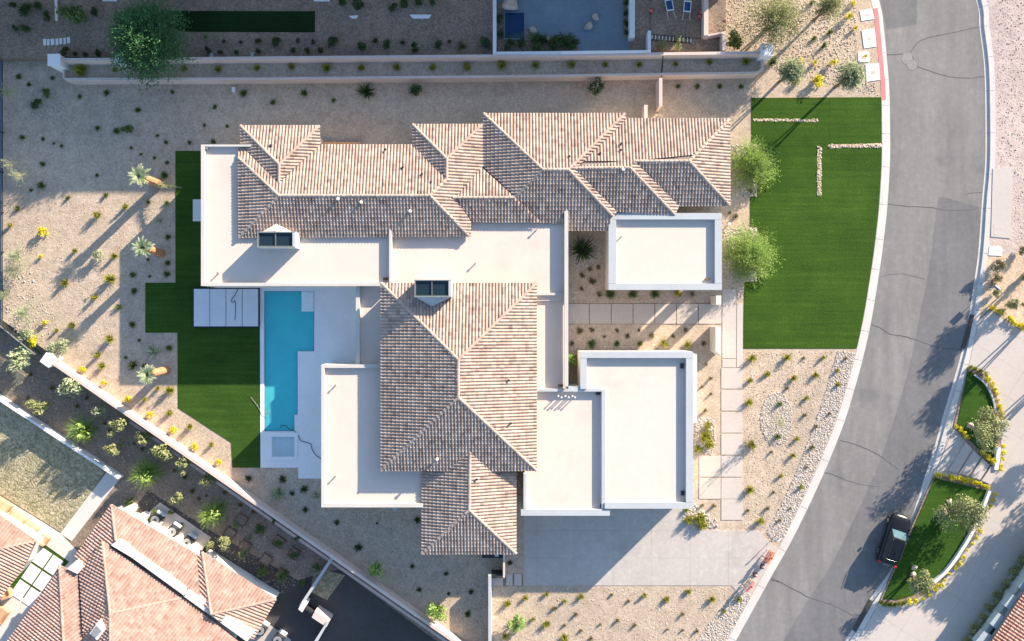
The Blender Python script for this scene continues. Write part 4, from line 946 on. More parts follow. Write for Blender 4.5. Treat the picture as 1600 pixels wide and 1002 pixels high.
bed([(166, 145), (269, 144), (380, 146), (215, 172, 6), (335, 167), (152, 200), (34, 214), (67, 217, 3.5), (96, 228, 4), (84, 224, 3), (259, 222), (296, 223), (333, 221), (220, 241, 3.5), (124, 151, 4), (246, 212, 3), (319, 196, 3), (355, 197, 3.5), (205, 231, 3), (241, 247, 3), (29, 120, 4.5), (81, 122, 4), (182, 205, 6), (475, 145, 6), (426, 160), (521, 157, 4.5), (45, 132, 4)],
    'small_green_shrub', 'tuft_green', 'small green tuft', 'in the shaded gravel above the house', 'tufts in the shaded north yard')
bed([(1060, 135), (1090, 135, 4.5), (1125, 135), (1158, 135, 4.5)], 'small_green_shrub', 'tuft_green', 'small green tuft', 'in the row under the lower north wall', 'tufts under the lower wall')
plant('leafy_shrub', 'shrub_green', 202, 203, 10, 'rounded leafy shrub, largest in the shaded upper left gravel', None, tall=1.3)
plant('leafy_shrub', 'shrub_dark', 58, 162, 9, 'dark shrub in the ring of white stones, lower left one', None); plant('leafy_shrub', 'shrub_green', 75, 146, 8, 'green shrub with ochre tips, upper one in the stone ring', None)
plant('yucca', 'spiky_dark', 572, 142, 13, 'dark spiky yucca below the north wall, left of the leafy one', None, tall=1.1, cat='yucca'); plant('leafy_shrub', 'shrub_dark', 648, 142, 12, 'dark leafy shrub below the north wall, right of the yucca', None)
o = plant('flowering_shrub', 'shrub_dark', 933, 135, 13, 'round dark shrub dotted with pale blossoms below the north wall', None)
V, F, U = leafcloud(70, 1.0, .85, .8, .07, 333, 8, .6, .8); bl = meshdata('blossom', V, F, 'cream', U); b_ = bpy.data.objects.new('blossoms', bl); COL.objects.link(b_); b_.parent = o; b_['kind'] = 'stuff'
# the shaded lot along the top edge
bed([(60, 10, 8), (41, 19, 10), (24, 44, 6), (42, 46, 8), (102, 80, 9), (150, 20, 8), (74, 25, 8), (20, 9, 6), (562, 6, 9), (536, 3, 9), (631, 4, 8), (656, 4, 7), (676, 5, 5), (615, 11, 7), (432, 66, 9), (520, 66, 10), (566, 73, 10), (604, 71, 9), (648, 74, 9), (684, 71, 9), (759, 69, 10), (586, 64, 5), (629, 66, 4), (702, 65, 4), (466, 65, 4), (489, 65, 4), (459, 80, 5), (481, 80, 6), (502, 79, 5), (404, 64, 5), (404, 81, 5), (350, 65, 4), (377, 66, 3), (325, 78, 6), (345, 82, 5), (370, 82, 5), (134, 85, 5), (155, 84, 6), (118, 84, 5)],
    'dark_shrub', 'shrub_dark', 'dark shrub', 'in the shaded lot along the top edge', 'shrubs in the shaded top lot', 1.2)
plant('leafy_shrub', 'shrub_green', 120, 26, 20, 'big glossy shrub with ochre tips left of the large tree', None, 1.2); plant('pale_shrub', 'tuft_sage', 320, 57, 8, 'wispy pale shrub below the dark turf strip', None, 1.2); plant('pink_shrub', 'tuft_brown', 721, 71, 9, 'pinkish dry shrub in the shaded top lot', None, 1.2)
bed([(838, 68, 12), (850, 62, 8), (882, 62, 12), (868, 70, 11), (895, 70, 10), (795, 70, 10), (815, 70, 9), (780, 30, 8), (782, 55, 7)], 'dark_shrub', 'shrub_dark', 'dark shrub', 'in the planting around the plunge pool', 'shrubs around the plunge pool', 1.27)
bed([(978, 5, 6), (979, 20, 6), (979, 36, 6), (979, 52, 6)], 'hedge_plant', 'shrub_dark', 'dark hedge plant', 'in the narrow strip beside the pool deck', 'hedge strip by pool deck', 1.27, axis=1)
bed([(1035, 70, 8), (1060, 63, 8), (1058, 73, 7)], 'leafy_shrub', 'shrub_olive', 'pale leafy shrub', 'below the ladder', 'shrubs below the ladder', 1.27)
bed([(1115, 12, 11), (1147, 66, 14), (1122, 22, 7)], 'green_shrub', 'shrub_green', 'green shrub', 'outside the blush yard walls', 'shrubs outside the yard walls')
# gravel yard to the west
bed([(66, 257), (64, 289, 7), (151, 274, 4), (106, 309, 4.5), (261, 254), (256, 274, 6), (260, 317), (165, 305, 4), (27, 326, 5), (262, 370), (262, 411), (260, 428, 6), (207, 430), (209, 455), (231, 406, 3), (234, 432, 3), (206, 507), (217, 532, 3.5), (264, 544, 6), (196, 559, 4), (207, 571, 9), (225, 571, 4), (185, 480, 6), (232, 316, 4), (48, 297, 4)],
    'small_green_shrub', 'tuft_green', 'small green tuft', 'in the shaded gravel west of the house', 'tufts in the shaded west yard')
bed([(151, 336, 6), (195, 323), (15, 352, 4), (116, 392), (178, 400), (171, 436, 8), (147, 465), (111, 509), (171, 530, 8), (152, 555, 6), (159, 572, 5), (246, 607), (264, 610, 6), (226, 624, 4), (264, 646), (296, 667), (330, 695), (100, 442, 5), (205, 570, 3), (88, 516, 4)],
    'pale_green_shrub', 'tuft_yg', 'wispy yellow-green tuft', 'in the sunlit gravel west yard', 'tufts in the sunlit west yard', tall=2.0)
bed([(65, 361, 8), (64, 400, 6), (71, 504, 8), (127, 576, 7), (162, 599, 7), (200, 622, 8), (233, 647, 7), (269, 672, 7), (304, 696, 7), (341, 721, 7), (51, 532, 10)],
    'yellow_shrub', 'flower', 'yellow flowering shrub', 'along the diagonal boundary wall and west yard', 'yellow shrubs of the west yard')
bed([(155, 400, 10), (102, 541, 12), (86, 546, 11), (42, 525, 10)], 'green_shrub', 'shrub_sage', 'grey-green shrub', 'in the sunlit west gravel', 'grey-green shrubs of the west yard')
bed([(45, 490, 22), (32, 402, 20), (22, 425, 14), (10, 460, 12)], 'feathery_shrub', 'wispy', 'pale feathery shrub', 'near the left edge of the sunlit yard', 'feathery shrubs at the left edge', tall=1.4)
bed([(18, 148, 13), (22, 258, 12), (34, 278, 12)], 'pale_frond_plant', 'wispy_pale', 'pale arching frond plant', 'beside the iron fence', 'frond plants by the fence', tall=2.6)
plant('agave', 'agave', 239, 551, 13, 'blue-grey agave rosette in the shade above the third palm', None, cat='agave'); plant('agave', 'agave', 249, 345, 6, 'small agave at the shadow corner near the lawn', None, cat='agave')
# planting strip beyond the diagonal wall
bed([(42, 561, 18), (119, 605, 16), (162, 639, 10)], 'sage_shrub', 'shrub_sage', 'round grey-green shrub', 'hugging the upper diagonal wall', 'grey-green shrubs by the wall', G, tall=2.6)
bed([(67, 637, 14), (190, 664, 16), (229, 681, 13), (180, 702, 12), (261, 706, 16), (291, 725, 13), (327, 748, 12), (283, 776, 11), (356, 843, 11), (370, 817, 6), (382, 863, 8), (328, 852, 7), (392, 839, 5)], 'olive_shrub', 'shrub_olive', 'olive-yellow shrub', 'in the strip below the diagonal wall', 'olive shrubs of the planting strip', G, tall=2.3)
bed([(124, 673, 25), (225, 741, 26), (330, 805, 23)], 'spiky_grass', 'spiky', 'large bright spiky grass clump', 'in the strip below the diagonal wall', 'spiky grass clumps', G, tall=1.7, cat='grass clump')
bed([(441, 898, 11), (410, 891, 9), (460, 866, 8), (435, 848, 7), (406, 828, 9), (495, 886, 7), (475, 911, 6), (205, 785, 8), (243, 800, 6), (235, 812, 6), (268, 800, 5), (283, 822, 5), (465, 840, 6), (430, 812, 6)], 'green_shrub', 'shrub_green', 'green shrub', 'in the dim beds of the lower left neighbour', 'shrubs of the lower left neighbour', G, tall=1.25)
bed([(46, 585, 5), (80, 607, 6), (135, 622, 4), (120, 635, 5), (163, 662, 4), (171, 672, 4), (209, 693, 4), (222, 702, 4), (272, 735, 4), (288, 745, 5), (237, 706, 5), (43, 622, 4), (300, 768, 5), (310, 780, 4), (345, 790, 5), (322, 775, 4), (375, 790, 4), (395, 800, 5), (350, 770, 5), (413, 800, 5), (452, 822, 5)],
    'small_dark_shrub', 'tuft_brown', 'tiny dark tuft', 'in the strip below the diagonal wall', 'dark tufts of the planting strip', G, tall=1.25)
# south yard
bed([(475, 765, 6), (477, 797, 6), (526, 817, 6.5), (560, 856, 6.5), (652, 813, 6), (644, 885, 5), (697, 897, 4.5), (655, 922, 5.5), (736, 925, 5.5), (701, 928, 3), (731, 960, 5.5), (589, 818, 3), (441, 749, 6), (388, 748, 7), (456, 771, 4), (797, 880, 5)], 'small_green_shrub', 'tuft_dark', 'small dark tuft', 'in the shaded gravel south of the house', 'tufts in the shaded south yard', tall=1.0)
plant('agave', 'agave', 494, 776, 9, 'pale agave at the south-west corner of the house', None, cat='agave'); plant('pale_shrub', 'tuft_sage', 433, 771, 12, 'wispy pale shrub in grey stones below the pool', None)
plant('bright_shrub', 'shrub_bright', 590, 890, 14, 'bright lime shrub against the shaded diagonal wall', None, tall=1.5); plant('bright_shrub', 'shrub_bright', 684, 952, 15, 'pale lime shrub at the sunny wedge by the diagonal wall', None, tall=2.0)
plant('bright_shrub', 'shrub_bright', 808, 972, 14, 'round light green shrub right of the straight pale wall', None, tall=1.3)
bed([(854, 929), (882, 940), (908, 933, 6), (854, 976, 6), (833, 968), (882, 998, 7), (1007, 931), (1042, 937, 6), (1076, 925), (1113, 937, 6), (821, 935, 6), (793, 944, 5), (790, 995, 6), (1155, 937, 4), (1132, 956)], 'yellow_green_shrub', 'tuft_yg', 'yellow-green tuft', 'in the gravel below the driveway', 'yellow-green tufts below the driveway')
bed([(867, 951), (900, 961), (882, 978, 4), (908, 986, 4), (956, 930, 3.5), (982, 940, 4), (965, 971), (992, 978), (938, 976, 3), (1067, 961, 4), (1067, 985, 4), (1089, 987, 4), (1043, 984, 3.5), (923, 999, 5)], 'brown_tuft', 'tuft_brown', 'small brownish tuft', 'in the gravel below the driveway', 'brown tufts below the driveway', tall=1.5)
# front garden along the street
bed([(1176, 560, 6), (1172, 595), (1171, 629, 6), (1175, 695, 7), (1199, 585), (1231, 559, 6), (1287, 559, 5), (1241, 591), (1275, 586), (1309, 579), (1310, 601), (1261, 622), (1246, 686), (1239, 712, 6), (1220, 744, 4), (1172, 766, 6), (1189, 815, 6), (1252, 761, 5)], 'yellow_green_shrub', 'tuft_yg', 'yellow-green tuft', 'in the gravel between garden path and street', 'yellow-green tufts along the street', tall=1.4)
bed([(1256, 560, 4), (1231, 607, 4.5), (1322, 560, 4), (1259, 649, 4), (1206, 707, 4), (1202, 585, 4), (1270, 699, 4.5), (1261, 730, 4), (1296, 647, 4), (1276, 667, 4), (1199, 795), (1169, 798), (1209, 770, 4), (1235, 795, 4), (1218, 814, 4)], 'brown_tuft', 'tuft_brown', 'small brownish tuft', 'in the gravel between garden path and street', 'brown tufts along the street', tall=1.5)
bed([(1111, 616, 4), (1111, 592, 4), (1097, 605, 4), (1102, 642, 4.5), (1098, 790, 4), (1116, 791, 4), (1104, 570, 4)], 'brown_tuft', 'tuft_brown', 'small brownish tuft', 'between the garage wall and garden path', 'brown tufts by the garage wall', tall=2)
bed([(1106, 665, 6), (1104, 682, 9), (1109, 694, 8), (1091, 702, 8)], 'lime_shrub', 'tuft_yg', 'lime shrub', 'in the white stone bed by the garage', 'lime shrubs in the stone bed', axis=1)
bed([(1073, 797, 6), (1077, 813, 8), (1094, 810, 9), (1099, 820, 9)], 'lime_shrub', 'tuft_yg', 'lime shrub', 'in the stone bed at the driveway corner', 'lime shrubs at the driveway corner')
plant('feathery_shrub', 'wispy_pale', 1215, 660, 13, 'tall pale feathery shrub in the oval stone island', None, tall=2.8); bed([(1218, 632, 5), (1215, 683, 5)], 'small_green_shrub', 'tuft_green', 'small tuft', 'in the oval stone island', 'tufts in the stone island', axis=1)
bed([(1122, 364, 6), (1150, 338, 6), (1119, 335, 5), (1173, 298, 5), (1140, 333, 4)], 'brown_tuft', 'tuft_brown', 'spiky brownish tuft', 'between the house and the front trees', 'tufts between house and front trees')
bed([(1277, 125, 10), (1247, 127, 7)], 'yellow_shrub', 'flower', 'dense yellow shrub', 'just above the front lawn', 'yellow shrubs above the lawn')
bed([(1328, 25, 6), (1337, 43, 6), (1273, 97, 6), (1302, 97, 6), (1250, 97, 5), (1333, 4, 4)], 'yellow_shrub', 'flower', 'small yellow shrub', 'in the sunlit corner by the red kerb', 'yellow shrubs by the red kerb', tall=1.6)
bed([(1297, 50, 5), (1288, 71, 6), (1272, 60, 4), (1270, 4, 5), (1208, 97, 7)], 'small_green_shrub', 'tuft_green', 'small green tuft', 'in the sunlit corner by the red kerb', 'green tufts by the red kerb')
plant('yellow_shrub', 'flower', 1351, 88, 4, 'tiny yellow plant growing over the set-back white pad', None, tall=3)
# entry courtyard
plant('yucca', 'spiky_dark', 910, 390, 17, 'dark spiky yucca in the round pale stone ring of the courtyard', None, cat='yucca', tall=1.0); plant('leafy_shrub', 'shrub_bright', 893, 563, 11, 'bright leafy shrub in the narrow notch beside the garage', None, tall=1.5)
bed([(910, 430, 7), (935, 417, 6), (926, 439, 6), (909, 451, 5), (936, 460, 5), (922, 420, 5), (1082, 460, 5), (906, 517, 7), (925, 516, 5), (964, 517, 4), (944, 526, 4.5), (981, 525, 5), (999, 516, 4), (1019, 525, 5), (1071, 516, 6), (1052, 526, 5), (1100, 537, 6), (894, 537, 5)], 'brown_tuft', 'tuft_brown', 'low brown mound plant', 'in the entry courtyard', 'brown mounds of the courtyard', tall=.9)
bed([(954, 460, 8), (989, 460, 7), (1024, 460, 8), (924, 537, 8), (964, 537, 6)], 'green_mound', 'tuft_green', 'green mound plant', 'in the entry courtyard', 'green mounds of the courtyard', tall=1)
bed([(1060, 459, 6), (1000, 537, 6), (1037, 537, 7), (1075, 539, 6)], 'lime_shrub', 'tuft_yg', 'bright yellow-green shrub', 'in the entry courtyard', 'lime shrubs of the courtyard')
# across the road
bed([(1562, 414, 12), (1557, 436, 10), (1598, 391, 9)], 'brown_shrub', 'shrub_brown', 'round brown-green shrub', 'near the far kerb', 'brown shrubs across the road', axis=1)
bed([(1554, 458, 9), (1583, 477, 12), (1600, 436, 8)], 'green_shrub', 'shrub_olive', 'green leafy shrub', 'in the bed near the far kerb', 'green shrubs across the road')
bed([(1549, 480, 5.5), (1553, 482, 5), (1559, 485, 5.5), (1566, 490, 4), (1577, 497, 6), (1581, 501, 5), (1586, 505, 5), (1597, 512, 6), (1592, 509, 4)], 'flower_clump', 'flower', 'yellow flower clump', 'edging the bed above the concrete drive', 'flowers above the concrete drive', cat='flowers', r0=5)
def hedge(pts, where, group, kind='flower', what='yellow flower clump', name='flower_clump', r0=5, z=.09, cat='flowers'):
    pts = sorted(pts, key=lambda p: p[1])
    for i, p in enumerate(pts): plant(name, kind, p[0], p[1], (p[2] if len(p) > 2 else r0)*prnd.uniform(.9, 1.15), '%s, %s from top, %s' % (what, nth(i+1), where), group, z, cat)
hedge([(1517, 574), (1524, 576), (1532, 580)], 'green tip of the upper island edge', 'green clumps of the upper island', 'tuft_yg', 'yellow-green clump', 'edging_shrub', 5, .09, 'shrub')
hedge([(1540, 586), (1546, 592), (1551, 600), (1555, 608), (1558, 616), (1560, 625), (1562, 634), (1564, 643), (1566, 652), (1567, 697), (1566, 707), (1566, 717), (1565, 727), (1563, 734)], 'along the curved side of the upper island', 'flowers on the curve of the upper island')
hedge([(1494, 668), (1500, 672), (1506, 677), (1511, 682), (1537, 708), (1542, 713), (1547, 718), (1550, 721)], 'along the straight side of the upper island', 'flowers on the straight side of upper island')
hedge([(1465, 741), (1473, 742), (1481, 744), (1489, 745), (1496, 747), (1503, 749), (1511, 751), (1518, 752), (1525, 754), (1532, 756), (1539, 759), (1544, 762)], 'between the steps and the lower island', 'flowers on the top of lower island')
hedge([(1555, 772), (1552, 781), (1548, 791), (1531, 829), (1525, 840), (1518, 850), (1511, 860), (1505, 870), (1498, 880), (1492, 888), (1484, 897), (1476, 906), (1468, 914), (1461, 921), (1452, 930), (1443, 936)], 'along the curved side of the lower island', 'flowers on the curve of lower island', r0=4.6, z=.03)
hedge([(1430, 939), (1421, 941)], 'at the bottom of the lower island', 'flowers at the tip of lower island')
bed([(1412, 943), (1405, 944), (1398, 945), (1391, 945), (1384, 944), (1377, 942)], 'edging_shrub', 'tuft_yg', 'yellow-green clump', 'along the bottom tip of the lower island', 'green clumps of lower island', .09)
hp = []
for k in range(18):
    f = k/17; hp.append((1604-f*98+(k % 2)*5, 862+f*145, 8))
hedge(hp, 'in the hedge beside the red tiled house', 'hedge beside the red tiled house', 'shrub_olive', 'olive green hedge shrub', 'hedge_shrub', 8, 0, 'shrub')

# trees
def tree(name, label, x, y, hgt, rpx, mat, seed, group=None, style='feather', z=0.0, trunk=.10, n=150, leaf=.055, lean=0.5, stems=3, per=34):
    """x, y: where the middle of the crown shows; hgt: full height in metres"""
    R = rpx*M; zc = hgt-R*.55; b = W(x, y, z+zc); root = thing(name, label, 'tree', (b.x, b.y, z), group)
    r = random.Random(seed); m_ = MB()
    for s in range(stems):
        a = 6.283*s/stems+r.uniform(-.4, .4); p0 = Vector((math.cos(a)*.08, math.sin(a)*.08, -.05)); pts = [p0]; rad = [trunk]
        for k in range(1, 5):
            f = k/4; pts.append(Vector((math.cos(a)*R*.34*f**1.4+r.uniform(-.04, .04), math.sin(a)*R*.34*f**1.4+r.uniform(-.04, .04), (zc-.1*R)*f))); rad.append(trunk*(1-.55*f))
        m_.tube(pts, rad, 7)
        for q in range(4):
            a2 = a+r.uniform(-1.2, 1.2); e = pts[-1]+Vector((math.cos(a2)*R*.45, math.sin(a2)*R*.45, r.uniform(.1, .5)*R)); s0 = pts[3].lerp(pts[4], r.random())
            m_.tube([s0, s0.lerp(e, .5)+Vector((0, 0, .06*R)), e], [trunk*.4, trunk*.25, trunk*.1], 5)
    t_ = m_.build('trunk', 'bark', root, local=True, smooth=True)
    if style == 'feather': V, F, U = feather(int(n*1.7), R*1.22, R*.85, zc, seed, leaf*1.5, per)
    else: V, F, U = leafcloud(n*20, R*.98, R*.75, zc, leaf*1.5, seed, 12, .3, .3)
    mk('crown', V, F, mat, root, U, local=True)
    return root
tree('large_tree', 'large dark green tree overhanging the north wall, upper left', 225, 58, 5.2, 50, 'bigtree', 1, n=560, leaf=.085, z=1.2, trunk=.16, per=40)
tree('front_tree', 'feathery bright tree on a stone bed, upper of two by lawn', 1177, 257, 2.5, 36, 'bright', 2, n=300, leaf=.055)
tree('front_tree', 'feathery bright tree on a stone bed, lower of two by lawn', 1172, 397, 2.5, 42, 'bright', 3, n=340, leaf=.055)
tree('corner_tree', 'wide pale green tree beside the neighbour yard at the top', 1213, 28, 4.8, 46, 'olive', 4, n=230, leaf=.06)
tree('corner_tree', 'small olive tree cut by the top edge near the kerb', 1296, 8, 4.6, 23, 'olive', 5, n=120, leaf=.05)
tree('slim_tree', 'slim grey-green young tree left of the yellow shrubs above the lawn', 1238, 110, 4.4, 17, 'sage', 6, n=170, leaf=.06, trunk=.09)
tree('slim_tree', 'slim grey-green young tree near the red kerb', 1331, 117, 4.6, 19, 'sage', 7, n=170, leaf=.06, trunk=.09)
tree('olive_tree', 'grey-green olive tree on the upper lawn island', 1545, 674, 3.8, 33, 'olive', 8, style='leaf', n=130, leaf=.075)
tree('olive_tree', 'larger grey-green olive tree on the lower lawn island', 1508, 806, 3.8, 40, 'olive', 9, style='leaf', n=170, leaf=.075)
tree('olive_tree', 'small olive tree at the lower tip of the lawn island', 1440, 911, 2.9, 24, 'olive', 10, style='leaf', n=90, leaf=.075)
for k, (x, y, h_, r_) in enumerate(((1672, 398, 5.0, 28), (1690, 470, 5.6, 28), (1735, 545, 5.6, 28), (1750, 640, 4.8, 28), (1690, 590, 5.0, 30), (1790, 700, 5.5, 28), (1725, 760, 5.0, 26), (1665, 815, 4.6, 26), (1642, 840, 4.2, 24))):
    b = W(x, y, 0); q = W(x, y, 0)
    t_ = tree('street_tree', 'leafy street tree beyond the right edge, %s from the top' % nth(k+1), x, y, h_, r_, 'olive', 30+k, 'trees beyond the right edge', 'leaf', n=90, leaf=.11)
# palms
def palm(label, bx, by, tx, ty, hgt, seed, rr=.95):
    b = W(bx, by); top = W(tx, ty, hgt); root = thing('palm_tree', label, 'palm', b, 'palms of the west yard'); d = Vector((top.x-b.x, top.y-b.y, hgt)); r = random.Random(seed)
    m_ = MB(); n = 9; pts = [d*(k/n*.72) for k in range(n+1)]; rad = [.36*(1.25 if k == 0 else 1)*(1+.08*(k % 2)) for k in range(n+1)]
    m_.tube([Vector((0, 0, -.1))]+pts[1:], rad, 10); m_.build('trunk', 'palmtrunk', root, local=True)
    m_ = MB(); c = d*.72
    for _ in range(46):
        a = r.uniform(0, 6.283); e = c+Vector((math.cos(a)*.5, math.sin(a)*.5, r.uniform(-.5, .15))); s0 = c+Vector((math.cos(a)*.3, math.sin(a)*.3, -.3)); m_.tube([s0, e], [.05, .02], 4)
    m_.build('cut_stubs', 'palmtrunk', root, local=True)['kind'] = 'stuff'
    V, F, U = [], [], []
    for _ in range(44):                              # fronds: arching ribs with narrow leaflets
        a = r.uniform(0, 6.283); el = r.uniform(.55, 1.5); L = rr*r.uniform(.75, 1.1); p = c.copy()+Vector((0, 0, .1)); out = Vector((math.cos(a), math.sin(a), 0)); sd_ = Vector((-out.y, out.x, 0)); u = min(1, max(0, r.gauss(.55, .22)))
        for s in range(12):
            q = p+(out*math.cos(el)+Vector((0, 0, math.sin(el))))*L/8; el -= .085
            for sg in (-1, 1):
                k = len(V); l = .26*(1-abs(s-5)/9); tip = p+sd_*sg*l+(q-p)*1.6+Vector((0, 0, .05)); V += [p, q, tip]; F.append((k, k+1, k+2)); U.append((min(1, max(0, u+r.uniform(-.15, .15))), 0))
            p = q
    mk('fronds', V, F, 'palmleaf', root, U, local=True)['kind'] = 'stuff'
palm('short palm, uppermost of three, with pointed yucca at its foot', 250, 288, 208, 272, 5.2, 1, .78); palm('short palm, middle of three beside the dark lawn', 252, 396, 215, 384, 4.9, 2, .70); palm('short palm, lowest of three, near the shadow edge', 260, 578, 222, 588, 4.9, 3, .70)
V, F, U = blades(150, 1, .07, 0, 62, .1, 77, 2); rt = Matrix.Rotation(math.radians(52), 3, 'Y')
V, F, U = [], [], []; r = random.Random(9)
A, B = W(247, 288, 1.0), W(281, 293, 2.0)
for k in range(260):
    f = r.random(); p = A.lerp(B, f); rad = .42*(1-f)+.05; a = r.uniform(0, 6.283); dv = (B-A).normalized(); s1 = dv.orthogonal().normalized(); s2 = dv.cross(s1); e = p+(s1*math.cos(a)+s2*math.sin(a))*rad+dv*.28; w_ = (s1*math.sin(a)-s2*math.cos(a))*.035
    k0 = len(V); V += [p-w_, p+w_, e]; F.append((k0, k0+1, k0+2)); U.append((min(1, max(0, r.gauss(.6, .2))), 0))
yu = thing('yucca', 'narrow pale yucca leaning towards the lawn at the first palm', 'yucca', (A.x, A.y, 0)); mk('leaves', V, F, 'palmleaf', yu, U)['kind'] = 'stuff'
m_ = MB(); m_.tube([(A.x, A.y, -.1), (A.x, A.y, .5), A, A.lerp(B, .4)], [.09, .08, .07, .04], 7); m_.build('trunk', 'palmtrunk', yu)

# ------------------------------------------------------------------ stones
def icos():
    t = (1+5**.5)/2
    V = [Vector(v_).normalized() for v_ in ((-1, t, 0), (1, t, 0), (-1, -t, 0), (1, -t, 0), (0, -1, t), (0, 1, t), (0, -1, -t), (0, 1, -t), (t, 0, -1), (t, 0, 1), (-t, 0, -1), (-t, 0, 1))]
    return V, [(0, 11, 5), (0, 5, 1), (0, 1, 7), (0, 7, 10), (0, 10, 11), (1, 5, 9), (5, 11, 4), (11, 10, 2), (10, 7, 6), (7, 1, 8), (3, 9, 4), (3, 4, 2), (3, 2, 6), (3, 6, 8), (3, 8, 9), (4, 9, 5), (2, 4, 11), (6, 2, 10), (8, 6, 7), (9, 8, 1)]
IV, IF = icos()
OV = [Vector(v_) for v_ in ((1, 0, 0), (0, 1, 0), (-1, 0, 0), (0, -1, 0), (0, 0, 1))]; OF = [(0, 1, 4), (1, 2, 4), (2, 3, 4), (3, 0, 4)]
def stones(name, poly, n, r0, r1, mat, label, z=0.0, avoid=(), kind='stuff', cheap=False, cat='stones', umean=.6):
    xs = [p[0] for p in poly]; ys = [p[1] for p in poly]; rr = random.Random(len(poly)*n); V, F, U = [], [], []; tries = 0
    Vb, Fb = (OV, OF) if cheap else (IV, IF)
    while n > 0 and tries < 200000:
        tries += 1; x, y = rr.uniform(min(xs), max(xs)), rr.uniform(min(ys), max(ys))
        if not inpoly(x, y, poly) or any(inpoly(x, y, a) for a in avoid): continue
        n -= 1; s = rr.uniform(r0, r1)*(1 if rr.random() < .85 else 1.4); c = W(x, y, z)+Vector((0, 0, s*.25)); rot = Matrix.Rotation(rr.uniform(0, 6.28), 3, 'Z'); sc = (rr.uniform(.8, 1.4), rr.uniform(.7, 1.1), rr.uniform(.5, .8)); k = len(V)
        for v_ in Vb:
            w_ = v_*rr.uniform(.85, 1.12); V.append(c+rot @ Vector((w_.x*sc[0], w_.y*sc[1], w_.z*sc[2]))*s)
        u = (min(1, max(0, rr.gauss(umean, .28))), 0); F += [tuple(i+k for i in f) for f in Fb]; U += [u]*len(Fb)
    o = mk(name, V, F, mat, None, U); o['kind'] = kind; o['label'] = label; o['category'] = cat; return o
def circ(cx, cy, rx, ry, n=24): return [(cx+math.cos(a)*rx, cy+math.sin(a)*ry) for a in np.linspace(0, 2*math.pi, n, False)]
STRIP = [(1309, 547), (1293, 602), (1275, 660), (1257, 705), (1240, 748), (1214, 802), (1198, 832), (1206, 846)]+[p for p in offset(RL, 14) if 547 <= p[1] <= 852][::-1]
stones('river_stones', STRIP, 5600, .03, .072, 'stone', 'band of pale river stones along the kerb above the driveway')
STRIP2 = [(1150, 922), (1128, 950), (1108, 975), (1080, 1012), (1105, 1050)]+[p for p in offset(RL, 14) if 925 <= p[1] <= 1050][::-1]
stones('river_stones', STRIP2, 2400, .03, .072, 'stone', 'band of pale river stones along the kerb below the driveway')
stones('river_stones', circ(1213, 655, 25, 42), 2300, .028, .07, 'stone', 'oval island of white stones in the front gravel')
stones('river_stones', [(1086, 655), (1108, 652), (1117, 660), (1118, 690), (1112, 712), (1086, 706)], 700, .05, .11, 'stone', 'white stones of the bed by the garage')
stones('river_stones', [(1066, 796), (1083, 786), (1100, 800), (1122, 815), (1120, 824), (1085, 826), (1068, 812)], 520, .05, .11, 'stone', 'white stones at the driveway corner')
stones('river_stones', rect(1131, 357, 1182, 440), 1700, .04, .10, 'stone', 'pale stone bed under the lower front tree')
stones('river_stones', rect(1140, 226, 1182, 307), 1400, .04, .10, 'stone', 'pale stone bed under the upper front tree')
stones('river_stones', circ(914, 394, 27, 26), 900, .03, .085, 'stone', 'round pale stone ring in the courtyard')
stones('river_stones', circ(68, 162, 27, 25), 280, .03, .08, 'stone', 'ring of white stones in the upper left gravel', avoid=[circ(68, 158, 16, 14)])
stones('river_stones', [(415, 752), (470, 752), (480, 790), (450, 795), (420, 780)], 260, .03, .07, 'stone', 'grey stones below the pool deck')
stones('river_stones', [(10, 430), (55, 420), (62, 470), (95, 500), (60, 545), (8, 505)], 260, .03, .07, 'stone', 'pale stones among the feathery shrubs at left')
for p_ in (STRIP, STRIP2, circ(1213, 655, 23, 40), rect(1131, 357, 1182, 440), rect(1140, 226, 1182, 307), circ(914, 394, 25, 24), [(1086, 655), (1108, 652), (1117, 660), (1118, 690), (1112, 712), (1086, 706)], [(1066, 796), (1083, 786), (1100, 800), (1122, 815), (1120, 824), (1085, 826), (1068, 812)]):
    structure(sheet('rock_bed', p_, .012, 'stonebed'))
stones('rubble', [(1556, -20), (1610, -20), (1610, 375), (1584, 375), (1584, 262), (1560, 255)], 700, .025, .06, 'pebble', 'scattered rubble on the pink dirt lot', umean=.45)
stones('pebbles', [(12, 330), (100, 345), (105, 320), (270, 325), (185, 400), (182, 605), (275, 610), (276, 640), (358, 700), (360, 735), (100, 560), (12, 500)], 3000, .02, .05, 'pebble', 'loose pebbles on the sunlit west gravel', cheap=True)
stones('pebbles', [(1165, 550), (1305, 548), (1240, 742), (1195, 826), (1163, 826)], 2520, .02, .05, 'pebble', 'loose pebbles on the front gravel', cheap=True, avoid=[circ(1213, 655, 26, 43)])
stones('pebbles', [(770, 930), (820, 920), (1142, 918), (1075, 1010), (770, 1010)], 2520, .02, .05, 'pebble', 'loose pebbles below the driveway', cheap=True)
stones('pebbles', [(1115, 20), (1180, 80), (1210, 110), (1372, 150), (1345, 20), (1330, -10), (1120, -10)], 2600, .03, .08, 'pebble', 'loose pebbles on the corner by the red kerb', cheap=True, avoid=[rect(1338, 10, 1380, 130)])
stones('pebbles', [(12, 135), (500, 130), (1170, 128), (1170, 175), (750, 178), (495, 195), (310, 230), (270, 320), (12, 325)], 3120, .02, .05, 'pebble', 'loose pebbles on the shaded north gravel', cheap=True)
stones('pebbles', [(380, 750), (500, 795), (655, 800), (660, 870), (760, 905), (760, 990), (720, 990)], 2400, .025, .06, 'pebble', 'loose pebbles on the shaded south gravel', cheap=True)
